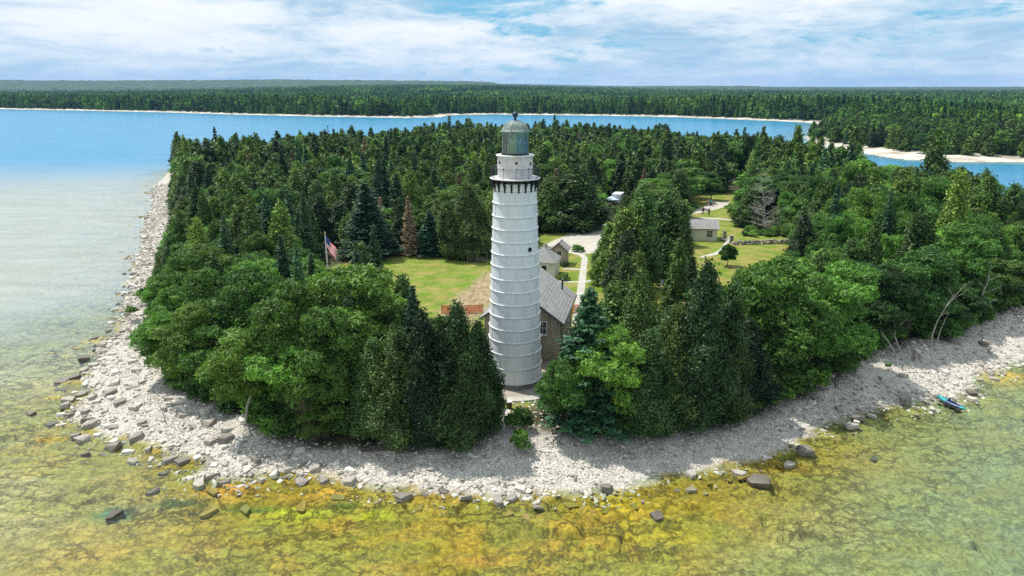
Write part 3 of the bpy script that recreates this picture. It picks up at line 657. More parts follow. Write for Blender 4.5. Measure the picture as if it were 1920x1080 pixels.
def gable_roof(p, W_, L_, ze, zr, oh, th, mroof, name='roof_slope', rows=9):
    """two slopes laid with overlapping shingle courses, ridge along local y"""
    for sgn in (-1, 1):
        q = MB(); hw = W_ / 2 + oh; run = math.hypot(hw, (zr - ze) * hw / (W_ / 2)); ang = math.atan2((zr - ze), W_ / 2)
        nrow = rows
        for i in range(nrow):
            s0 = i / nrow; s1 = min(1, (i + 1.12) / nrow)
            x0 = sgn * hw * (1 - s0); x1 = sgn * hw * (1 - s1)
            z0 = zr - (zr - ze) * (abs(x0) / (W_ / 2)); z1 = zr - (zr - ze) * (abs(x1) / (W_ / 2))
            y0, y1 = -oh, L_ + oh
            up = .03
            q.add([(x0, y0, z0 + th + up), (x0, y1, z0 + th + up), (x1, y1, z1 + th), (x1, y0, z1 + th), (x0, y0, z0 + th - .01), (x0, y1, z0 + th - .01)],
                  [(0, 1, 2, 3) if sgn > 0 else (3, 2, 1, 0), (4, 5, 1, 0) if sgn > 0 else (0, 1, 5, 4)])
        xe = sgn * hw; zb = zr - (zr - ze) * (hw / (W_ / 2))
        q.add([(0, -oh, zr), (xe, -oh, zb), (xe, -oh, zb + th + .02), (0, -oh, zr + th)], [(0, 1, 2, 3)])
        q.add([(0, L_ + oh, zr), (xe, L_ + oh, zb), (xe, L_ + oh, zb + th + .02), (0, L_ + oh, zr + th)], [(3, 2, 1, 0)])
        q.add([(0, -oh, zr), (0, L_ + oh, zr), (xe, L_ + oh, zb), (xe, -oh, zb)], [(0, 1, 2, 3)])
        sl_ = q.build(name, mroof, p)
        f = MB(); f.box((xe + sgn * .05, L_ / 2, zb + .02), (.09, L_ + 2 * oh, .12)); f.build('gutter', M_DTRIM, sl_)
        f = MB()
        f.add([(0, -oh - .05, zr - .12), (xe, -oh - .05, zb - .12), (xe, -oh - .05, zb + th - .0), (0, -oh - .05, zr + th - .0), (0, -oh - .003, zr - .12), (xe, -oh - .003, zb - .12), (xe, -oh - .003, zb + th), (0, -oh - .003, zr + th)],
              [(0, 1, 2, 3), (7, 6, 5, 4), (0, 4, 5, 1), (3, 2, 6, 7)]); f.build('bargeboard', M_DTRIM, sl_)
    f = MB(); f.box((0, L_ / 2, zr + th + .03), (.16, L_ + 2 * oh + .02, .08)); f.build('ridge_cap', mroof, p)
def gable_walls(p, W_, L_, ze, zr, mw, z0=-.3):
    q = MB(); h = W_ / 2; e = .01
    q.add([(-h, 0, z0), (h, 0, z0), (h, 0, ze), (0, 0, zr), (-h, 0, ze)], [(0, 1, 2, 3, 4)]); q.build('front_wall', mw, p)
    q = MB(); q.add([(-h, L_, z0), (h, L_, z0), (h, L_, ze), (0, L_, zr), (-h, L_, ze)], [(4, 3, 2, 1, 0)]); q.build('rear_wall', mw, p)
    for s_ in (-1, 1):
        q = MB(); q.add([(s_ * h, 0, z0), (s_ * h, L_, z0), (s_ * h, L_, ze), (s_ * h, 0, ze)], [(0, 1, 2, 3) if s_ > 0 else (3, 2, 1, 0)]); q.build('side_wall', mw, p)
def window(p, c, w_, h_, face='y-', mframe=None, name='window'):
    mframe = mframe or M_TRIM
    o = link(name, None, p, c); o.rotation_euler = (0, 0, {'y-': 0, 'x+': R(90), 'y+': R(180), 'x-': R(-90)}[face])
    f = MB()
    for x_ in (-w_ / 2, w_ / 2): f.box((x_, -.03, 0), (.08, .08, h_ + .08))
    for z_ in (-h_ / 2, h_ / 2): f.box((0, -.035, z_), (w_ - .08, .07, .08))
    f.build('window_frame', mframe, o)
    f = MB(); f.box((0, -.03, 0), (w_ - .08, .02, .04)); f.box((0, -.033, 0), (.035, .02, h_ - .08)); f.build('glazing_bar', mframe, o)
    f = MB(); f.box((0, -.01, 0), (w_, .012, h_)); f.build('pane', M_PANE if name == 'window' else M_DARK, o)
    f = MB(); f.box((0, -.08, -h_ / 2 - .07), (w_ + .2, .14, .06)); f.build('sill', mframe, o)
    return o
def door(p, c, w_, h_, rz=0, md=None):
    o = link('door', None, p, c); o.rotation_euler = (0, 0, rz)
    f = MB(); f.box((0, -.01, h_ / 2), (w_, .03, h_)); f.build('door_leaf', md or M_DARK, o)
    f = MB()
    for x_ in (-w_ / 2 - .04, w_ / 2 + .04): f.box((x_, -.03, h_ / 2), (.08, .09, h_))
    f.box((0, -.03, h_ + .04), (w_ + .16, .09, .08)); f.build('door_frame', M_TRIM, o)
    f = MB(); f.box((w_ * .36, -.05, h_ * .48), (.05, .05, .05)); f.build('handle', M_TRIM, o)

kh = thing('keepers_house', 'cream brick house with steep grey shingle gable roof right behind the lighthouse', 'house', (1.1, 5.4, G0), R(-12))
gable_walls(kh, 8.6, 10.6, 5.0, 8.1, M_BRICK); gable_roof(kh, 8.6, 10.6, 5.0, 8.1, .45, .1, M_SHING, rows=16)
window(kh, (2.35, 0, 4.0), .9, 1.5); window(kh, (-2.5, 0, 4.0), .9, 1.5); window(kh, (4.3, 3, 2.0), .9, 1.5, 'x+'); window(kh, (4.3, 7, 2.0), .9, 1.5, 'x+')
f = MB(); f.box((0, 0, .6), (.22, .22, 1.2)); f.box((0, 0, 1.22), (.3, .3, .06)); f.build('vent_pipe', M_DTRIM, kh, (3.2, 9.2, 5.9))
f = MB(); f.box((.6, -.9, 1.3), (2.4, 1.8, 3.0)); pg = f.build('covered_passage', M_BRICK, kh)

def hip_house(o, W_, L_, ze, zr, mw, oh=.3, ridge=.8):
    for (c, d) in (((0, -L_ / 2), (W_, .14)), ((0, L_ / 2), (W_, .14))):
        q = MB(); q.box((c[0], c[1], ze / 2 - .1), (d[0], d[1], ze + .2)); q.build('end_wall', mw, o)
    for s_ in (-1, 1):
        q = MB(); q.box((s_ * (W_ / 2 - .07), 0, ze / 2 - .1), (.14, L_ - .15, ze + .2)); q.build('side_wall', mw, o)
    hw, hl = W_ / 2 + oh, L_ / 2 + oh; r_ = ridge / 2
    c4 = [(-hw, -hl, ze), (hw, -hl, ze), (hw, hl, ze), (-hw, hl, ze)]; r2 = [(0, -r_, zr), (0, r_, zr)]
    for f_ in ([c4[0], c4[1], r2[0]], [c4[1], c4[2], r2[1], r2[0]], [c4[2], c4[3], r2[1]], [c4[3], c4[0], r2[0], r2[1]]):
        q = MB(); q.add([(x_, y_, z_ - .08) for x_, y_, z_ in f_] + f_, [tuple(range(len(f_) - 1, -1, -1)), tuple(range(len(f_), 2 * len(f_)))] + [(i, (i + 1) % len(f_), len(f_) + (i + 1) % len(f_), len(f_) + i) for i in range(len(f_))])
        q.build('roof_slope', M_SHING, o)
    q = MB(); q.box((0, 0, ze - .12), (2 * hw - .1, 2 * hl - .1, .06)); q.build('soffit', M_TRIM, o)
ox, oy = at(1021, 520)
oil = thing('oil_house', 'small white hip-roofed brick oil house with dark door beside the white path', 'small house', (ox, oy + 2.2, G0), R(-14))
hip_house(oil, 4.4, 4.2, 2.5, 4.5, M_WHITEW)
door(oil, (.45, -2.18, .1), .8, 1.9); window(oil, (-1.3, -2.17, 1.9), .3, .3, 'y-', M_DARK); window(oil, (1.5, -2.17, 2.0), .5, .3, 'y-', M_TRIM)
f = MB(); f.box((0, 0, zr_ := .5), (.4, .4, 1.0)); f.build('chimney', M_BRICK, oil, (.1, .9, 3.9))
px_, py_ = at(1047, 497)
pr = thing('privy', 'little cream brick privy with gable and dark window, just behind the white oil house', 'outhouse', (px_, py_, G0), R(-14))
M_PBRICK = brickmat('pinkish_brick', (0.50, 0.41, 0.32), (0.42, 0.34, 0.26), (0.36, 0.32, 0.27), 4.5, .5, .18)
gable_walls(pr, 2.6, 2.8, 2.8, 3.9, M_PBRICK); gable_roof(pr, 2.6, 2.8, 2.8, 3.9, .25, .07, M_SHING, rows=6); window(pr, (.1, 0, 1.8), .8, 1.5, 'y-', M_TRIM, 'dark_window')
sx, sy = at(1316, 452)
hb = thing('workshop', 'cream single-storey outbuilding with grey roof and one small window beyond the right lawn', 'outbuilding', (sx + .2, sy + .2, G0), R(-8))
W2, L2 = 6.2, 4.4
hb2 = R(90)
q = MB(); q.box((-.4, 0, 1.25), (W2, .16, 2.9)); q.build('front_wall', M_CREAM, hb)
q = MB(); q.box((-.4, L2, 1.25), (W2, .16, 2.9)); q.build('rear_wall', M_CREAM, hb)
for s_ in (-1, 1):
    x_ = -.4 + s_ * (W2 / 2 - .08); q = MB(); q.add([(x_ - .08, .09, -.2), (x_ - .08, L2 - .09, -.2), (x_ - .08, L2 - .09, 2.7), (x_ - .08, L2 / 2, 3.9), (x_ - .08, .09, 2.7),
        (x_ + .08, .09, -.2), (x_ + .08, L2 - .09, -.2), (x_ + .08, L2 - .09, 2.7), (x_ + .08, L2 / 2, 3.9), (x_ + .08, .09, 2.7)],
        [(0, 1, 2, 3, 4), (9, 8, 7, 6, 5), (0, 5, 6, 1), (0, 4, 9, 5), (1, 6, 7, 2), (2, 7, 8, 3), (3, 8, 9, 4)]); q.build('gable_wall', M_CREAM, hb)
for s_ in (0, 1):
    q = MB(); y0, y1 = (-.4, L2 / 2) if s_ == 0 else (L2 + .4, L2 / 2); z0, z1 = 2.52, 4.0
    nr = 8
    for i in range(nr):
        a0, a1 = i / nr, min(1, (i + 1.1) / nr)
        q.add([(-W2 / 2 - .8, y0 + (y1 - y0) * a0, z0 + (z1 - z0) * a0 + .03), (W2 / 2, y0 + (y1 - y0) * a0, z0 + (z1 - z0) * a0 + .03), (W2 / 2, y0 + (y1 - y0) * a1, z0 + (z1 - z0) * a1), (-W2 / 2 - .8, y0 + (y1 - y0) * a1, z0 + (z1 - z0) * a1)], [(0, 1, 2, 3)])
    q.box((-.4, y0, z0 - .03), (W2 + .8, .05, .1)); q.build('roof_slope', M_SHING, hb)
window(hb, (1.25, -.08, 1.55), .95, .95, 'y-', M_DTRIM)
door(hb, (W2 / 2 - .4, 2.2, 0), .9, 2.0, R(90), M_DARK)
# steps with railings beside it
q = MB()
st = thing('garden_steps', 'low grey steps with dark railings at the right end of the outbuilding', 'steps', (sx + 4.0, sy + .6, G0), R(-8))
for i in range(3): q = MB(); q.box((0.2 + i * .3, 0, .38 - i * .14), (.3, 1.6, .14)); q.build('step', M_CONC, st)
for s_ in (-.8, .8):
    q = MB(); q.tube([(0, s_, 1.3), (1.2, s_, .9)], .03, 5); q.tube([(0.0, s_, .3), (0.0, s_, 1.3)], .03, 5); q.tube([(1.2, s_, 0), (1.2, s_, .9)], .03, 5); q.build('railing', M_BLACK, st)

# ------------------------------------------------------------------ paths as thin slabs on the ground
def slab(name, pts, z, m, h=.05, px=True, kind='structure', label=None):
    P = ats(pts, z) if px else pts
    n = len(P); q = MB(); q.add([(x_, y_, z) for x_, y_ in P] + [(x_, y_, z - h) for x_, y_ in P], [tuple(range(n))] + [(i, n + i, n + (i + 1) % n, (i + 1) % n) for i in range(n)])
    me = q.mesh(name, m); bm = bmesh.new(); bm.from_mesh(me); bmesh.ops.recalc_face_normals(bm, faces=bm.faces); bm.to_mesh(me); bm.free()
    if me.polygons[0].normal.z < 0: me.flip_normals()
    o = link(name, me); return tag(o, kind=kind)
Z1 = G0 + .02
slab('driveway', [(1005, 468), (1035, 452), (1070, 438), (1100, 427), (1135, 420), (1170, 424), (1165, 445), (1140, 475), (1095, 476), (1068, 470), (1040, 474), (1005, 490)], Z1, M_CONC2)
slab('white_path', [(1068, 468), (1096, 477), (1102, 484), (1098, 530), (1092, 580), (1086, 610), (1072, 610), (1084, 530), (1091, 484), (1086, 479), (1060, 472)], Z1 + .02, M_CONC)
slab('branch_path', [(1036, 529), (1084, 530), (1084, 527.5), (1036, 526.5)], Z1 + .01, M_CONC)
slab('branch_path', [(1055, 505), (1087, 506), (1087, 503.8), (1055, 502.8)], Z1 + .01, M_CONC)
slab('branch_path', [(1098, 530), (1150, 517), (1150, 515), (1098, 526.5)], Z1 + .01, M_CONC)
slab('footpath', [(1312, 481), (1316, 479.5), (1340, 474), (1352, 465), (1361, 452), (1364, 444), (1369, 444), (1367, 454), (1357, 467), (1345, 477), (1318, 483)], Z1, M_CONC)
slab('gravel_yard', [(1298, 402), (1302, 394), (1322, 386), (1330, 379), (1368, 377), (1364, 386), (1345, 392), (1320, 398)], Z1, M_CONC2)
slab('lane', [(1295, 409), (1345, 411), (1400, 417), (1400, 414.5), (1345, 408.5), (1295, 407)], Z1, M_CONC2)
slab('far_clearing', [(1360, 334), (1372, 322), (1392, 318), (1392, 330), (1376, 340), (1360, 342)], Z1, M_CONC2)
# paving round the tower foot with a pale kerb, and the ramp to the shore
M_PAVE = mat('grey_brown_paving', (0.38, 0.335, 0.28), 0.9, 0.25, 1.5, bump=.2)
arc = [(LX + 5.0 * math.cos(a), 5.0 * math.sin(a) * .98) for a in np.linspace(R(-155), R(30), 30)]
slab('paving', arc + [(5.0, 6.5), (-4, 6.5)], Z1 + .02, M_PAVE, .1, px=False)
q = MB(); q.lathe([(4.6, 0), (4.6, .14), (5.55, .14), (5.55, -.2)], 40, 0, (LX, 0, Z1 - .04), R(-150), R(20)); tag(q.build('kerb', M_CONC), kind='structure')
slab('ramp', [(938, 765), (958, 768), (947, 800), (938, 818), (926, 818), (930, 795)], G0 + .06, M_CONC, .6)

# ------------------------------------------------------------------ trees
def leaf_tris(P, N, size, elong=1.35, jit=0.55):
    n = len(P); N = N + rng.normal(0, jit, (n, 3)); N /= np.linalg.norm(N, axis=1)[:, None] + 1e-9
    T = rng.normal(0, 1, (n, 3)); T -= (T * N).sum(1)[:, None] * N; T /= np.linalg.norm(T, axis=1)[:, None] + 1e-9
    B = np.cross(N, T); s = np.asarray(size).reshape(-1, 1) * np.ones((n, 1))
    V = np.empty((n, 3, 3)); V[:, 0] = P + T * s * elong; V[:, 1] = P - T * s * .55 + B * s * .62; V[:, 2] = P - T * s * .55 - B * s * .62
    return V.reshape(-1, 3), np.arange(3 * n).reshape(-1, 3)
def crown_mesh(name, P, N, size, tone, m, **k):
    V, F = leaf_tris(P, N, size, **k)
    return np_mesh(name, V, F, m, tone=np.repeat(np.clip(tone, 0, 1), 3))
def unit(n):
    v = rng.normal(0, 1, (n, 3)); return v / np.linalg.norm(v, axis=1)[:, None]

def cedar(H=12.0, Rm=2.5, nspray=900, per=16, size=.17, base=.05, slim=1.0, tips=3, m=None):
    """dense pointed-oval cedar, made of upswept sprays on an uneven outline with a few side tips"""
    Ps, Ns, Ts = [], [], []
    ph = rng.uniform(0, 6.28, 8)
    spires = [(0, 0, H, 1.0)] + [(rng.normal(0, Rm * .38), rng.normal(0, Rm * .38), H * rng.uniform(.72, .93), rng.uniform(.45, .7)) for _ in range(tips)]
    for (sx_, sy_, h, w_) in spires:
        k = int(nspray * (1 if w_ == 1 else w_ * .35))
        t = base + (1 - base) * rng.power(1.55, k)[::-1] if False else base + (1 - base) * (1 - rng.power(1.7, k))
        a = rng.uniform(0, 2 * math.pi, k)
        prof = (1 - t) ** .85 * (0.55 + .45 * np.clip(t / .22, 0, 1) ** .7)
        lump = 1 + .20 * np.sin(3 * a + ph[0] + 9 * t) + .15 * np.sin(5 * a + ph[1] - 14 * t) + .10 * np.sin(21 * t + 2 * a + ph[2])
        rr = Rm * w_ * prof * 1.15 * lump * (1 - .42 * rng.uniform(0, 1, k) ** 2.2) + .06
        bx = sx_ * np.clip(t * 1.6, 0, 1); by = sy_ * np.clip(t * 1.6, 0, 1)
        c = np.c_[bx + rr * np.cos(a), by + rr * np.sin(a), h * t]
        out = np.c_[np.cos(a), np.sin(a), np.full(k, .75)]; out /= np.linalg.norm(out, axis=1)[:, None]
        spt = rng.uniform(0, 1, k)
        c2 = np.repeat(c, per, 0); o2 = np.repeat(out, per, 0); n2_ = len(c2)
        off = rng.normal(0, 1, (n2_, 3)) * np.array([.20, .20, .26]) + o2 * rng.uniform(-.35, .35, (n2_, 1)) + np.c_[np.zeros((n2_, 2)), rng.uniform(0, .35, n2_)]
        Ps.append(c2 + off); Ns.append(o2 * .9); Ts.append(np.repeat(spt, per) * .75 + rng.uniform(0, .25, n2_))
    return crown_mesh('crown', np.vstack(Ps), np.vstack(Ns), rng.uniform(.7, 1.3, sum(map(len, Ps))) * size, np.concatenate(Ts), m or L_CEDAR)
def spruce(H=14.0, Rm=3.0, per=20, size=.17, m=None, step=.42, bare=0.0, dens=1.0):
    Ps, Ns, Ts = [], [], []; z = H * (.06 + bare)
    while z < H * .985:
        t = z / H; L = Rm * (1 - t) ** .85 * rng.uniform(.8, 1.1) + .12; nb = max(4, int((11 * (1 - t) + 4) * dens))
        a0 = rng.uniform(0, 6.28)
        for b_ in range(nb):
            a = a0 + b_ * 2 * math.pi / nb + rng.normal(0, .16); l = L * rng.uniform(.65, 1.12); droop = -.28 + .55 * t + rng.normal(0, .05)
            k = max(6, int(per * l))
            s_ = rng.uniform(.12, 1, k) ** .8; wd = .34 * (1 - s_ * .55) * min(1, l / 1.3)
            lat = rng.normal(0, 1, k) * wd
            P = np.c_[np.cos(a) * s_ * l - np.sin(a) * lat, np.sin(a) * s_ * l + np.cos(a) * lat, z + droop * s_ * l + .22 * s_ ** 2 * l + rng.normal(0, .07, k)]
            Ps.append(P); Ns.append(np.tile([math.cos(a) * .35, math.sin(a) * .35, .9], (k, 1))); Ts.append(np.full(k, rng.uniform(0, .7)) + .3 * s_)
        z += step * rng.uniform(.8, 1.2) * (1 - .45 * t)
    P = np.vstack(Ps)
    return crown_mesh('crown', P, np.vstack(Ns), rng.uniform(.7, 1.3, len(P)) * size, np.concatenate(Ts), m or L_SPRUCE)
def broad(H=11.0, Rm=3.6, nl=16, per=1100, size=.16, m=None, base=.04, open_=0.0):
    """rounded crown of many leafy lobes of different sizes"""
    Ps, Ns, Ts = [], [], []; cz = H * (.5 + base * .5)
    lobes = []
    for i in range(nl):
        th = rng.uniform(0, 6.28) if i else 0; u_ = rng.uniform(-.75, .95) if i else .9
        rr = Rm * math.sqrt(max(0, 1 - u_ * u_)) * rng.uniform(.55, .85)
        c = np.array([rr * math.cos(th), rr * math.sin(th), cz + u_ * H * (.5 - base * .5) * .72])
        lobes.append((c, rng.uniform(.30, .50) * Rm))
    lobes.append((np.array([0, 0, cz]), Rm * .62))
    for c, r_ in lobes:
        k = int(per * (r_ / (Rm * .4)) ** 2); d = unit(k); d[:, 2] = np.where(d[:, 2] < -.3, -d[:, 2] * .8, d[:, 2]); d /= np.linalg.norm(d, axis=1)[:, None]
        f = r_ * (1 - .38 * rng.uniform(0, 1, k) ** 1.8) * (1 + .17 * np.sin(d[:, 0] * 7 + c[0] * 3) * np.sin(d[:, 1] * 6 + c[1]) + .12 * np.sin(d[:, 2] * 11 + c[2]))
        cl = fbm(d[:, 0] * 2.4 + c[0] * 9, d[:, 1] * 2.4 + d[:, 2] * 2 + c[1] * 7, 3, 5)
        keep = cl > (.30 + open_); P = c + d * f[:, None] * np.array([1, 1, .85]) + rng.normal(0, .06, (k, 3))
        Ps.append(P[keep]); Ns.append(d[keep]); Ts.append((cl * 1.1 - .2 + rng.uniform(-.15, .15, k))[keep])
    P = np.vstack(Ps)
    return crown_mesh('crown', P, np.vstack(Ns), rng.uniform(.7, 1.35, len(P)) * size, np.concatenate(Ts), m or L_BROAD, elong=1.1, jit=.6)
def limb_tree(H, spread, levels, nbr, r0, m, name='trunk', lean=0.0, droop=0.0, seed=0, start=.25):
    """bare branching wood: a tapered stem with limbs and twigs"""
    rs = random.Random(seed); q = MB()
    def grow(p, d, L, r, lv):
        pts = [p]; rs_ = [r]; n = 5 if lv < 2 else 3; dd = d.copy()
        for i in range(n):
            dd = (dd + Vector((rs.uniform(-.16, .16), rs.uniform(-.16, .16), rs.uniform(-.05, .12) - droop * lv * .12))).normalized()
            pts.append(pts[-1] + dd * L / n); rs_.append(r * (1 - .82 * (i + 1) / n))
        q.tube(pts, rs_, 6 if lv == 0 else (4 if lv == 1 else 3), cap=False)
        if lv < levels:
            for k in range(nbr[lv]):
                t = (start if lv == 0 else .25) + (1 - (start if lv == 0 else .25)) * (k + rs.random()) / nbr[lv]; f = t * n; i = min(int(f), n - 1); pp = pts[i].lerp(pts[i + 1], f - i)
                ax = Vector((rs.uniform(-1, 1), rs.uniform(-1, 1), rs.uniform(-.1, .5 - droop))).normalized()
                nd = (dd * (.35 if lv == 0 else .6) + ax * spread).normalized()
                grow(pp, nd, L * rs.uniform(.28, .5) * (1.15 - t * .6), rs_[i] * .55, lv + 1)
    grow(Vector((0, 0, -.2)), Vector((lean, 0, 1)).normalized(), H, r0, 0)
    return q.mesh(name, m)
def trunk_mesh(H, r, m=M_BARK, limbs=7, seed=1):
    rs = random.Random(seed); q = MB()
    pts = [(rs.uniform(-.1, .1) * i / 3, rs.uniform(-.1, .1) * i / 3, -.3 + (H + .3) * i / 5) for i in range(6)]
    q.tube(pts, [r, r * .85, r * .68, r * .48, r * .28, r * .06], 7, cap=False)
    for i in range(limbs):
        a = i * 2.4 + rs.random(); z_ = H * (.25 + .55 * i / limbs); L = H * .22 * (1 - .5 * i / limbs)
        q.tube([(0, 0, z_), (math.cos(a) * L * .5, math.sin(a) * L * .5, z_ + L * .35), (math.cos(a) * L, math.sin(a) * L, z_ + L * .9)], [r * .35, r * .22, r * .06], 4, cap=False)
    return q.mesh('trunk', m)
KIT = {}
def kit(kind, crown, trunk, H, Rd): KIT.setdefault(kind, []).append((crown, trunk, H, Rd))
for i in range(5):
    kit('cedar', cedar(12, rng.uniform(2.2, 2.9), 880, 17, tips=i % 3), trunk_mesh(10.5, .22, seed=i), 12.2, 2.55)
for i in range(4):
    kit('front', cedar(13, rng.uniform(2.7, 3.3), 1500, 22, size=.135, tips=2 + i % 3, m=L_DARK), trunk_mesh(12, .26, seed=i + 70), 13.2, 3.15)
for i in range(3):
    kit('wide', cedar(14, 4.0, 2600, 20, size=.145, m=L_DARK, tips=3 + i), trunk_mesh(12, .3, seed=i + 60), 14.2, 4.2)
for i in range(2):
    kit('pillar', cedar(12, 1.75, 720, 17, tips=1), trunk_mesh(10.5, .2, seed=i + 9), 12.2, 1.85)
for i in range(3):
    kit('spruce', spruce(14, 2.9, 24), trunk_mesh(13.6, .22, limbs=0, seed=i), 14, 3.0)
for i in range(5):
    kit('broad', broad(11, 3.3, 20 + i, 1350, size=.13, open_=.03 + .01 * i), trunk_mesh(8, .22, seed=i + 20), 10.9, 3.7)
for i in range(3):
    kit('sunlit', broad(11, 3.3, 20 + i, 1350, size=.13, open_=.04, m=L_SUNLIT), trunk_mesh(8, .22, seed=i + 80), 10.9, 3.7)
for i in range(2):
    kit('light', broad(8, 2.3, 14, 900, size=.125, m=L_LIGHT, open_=.05), trunk_mesh(5.5, .13, seed=i + 30), 7.8, 2.5)
kit('birch', broad(10, 2.1, 26, 380, size=.12, m=L_LIGHT, base=.10, open_=.10), limb_tree(9.2, .7, 2, [9, 4], .11, M_BIRCH, seed=4, start=.4, lean=.05), 10, 2.4)
kit('brown', spruce(12, 2.2, 15, m=L_BROWN, dens=.8), trunk_mesh(11.7, .17, M_DEAD, limbs=4), 12, 2.2)
kit('round', broad(4.4, 1.5, 20, 1500, size=.11, base=.12), trunk_mesh(3.2, .10, seed=50, limbs=4), 4.4, 1.8)
# leaner copies of each kind for far away
for kind, fn in (('cedar', lambda: cedar(12, 2.4, 260, 13, size=.32, tips=1)), ('spruce', lambda: spruce(14, 2.9, 7, size=.34, step=.8)), ('broad', lambda: broad(11, 3.4, 15, 230, size=.34))):
    for i in range(4):
        c_ = fn(); KIT.setdefault(kind + '_lite', []).append((c_, None, {'cedar': 12.2, 'spruce': 14, 'broad': 10.9}[kind], {'cedar': 2.55, 'spruce': 3.0, 'broad': 3.7}[kind]))

def plant(name, kind, x, y, h, wd, label, cat='tree', group=None, i=None, z=None, rz=None, simple=False):
    """wd is the crown's full width"""
    arr = KIT[kind]; cr, tr, H, Rd = arr[(i if i is not None else random.randrange(len(arr))) % len(arr)]
    z = (1.15 if z is None else z)
    if simple: o = link(name, cr, None, (x, y, z))
    else:
        o = link(name, None, None, (x, y, z)); link('crown', cr, o)
        if tr: link('trunk', tr, o)
    tag(o, label, cat, group); o.rotation_euler = (random.uniform(-.03, .03), random.uniform(-.03, .03), random.uniform(0, 6.28) if rz is None else rz)
    s_ = wd / 2 / Rd; o.scale = (s_, s_, h / H); return o

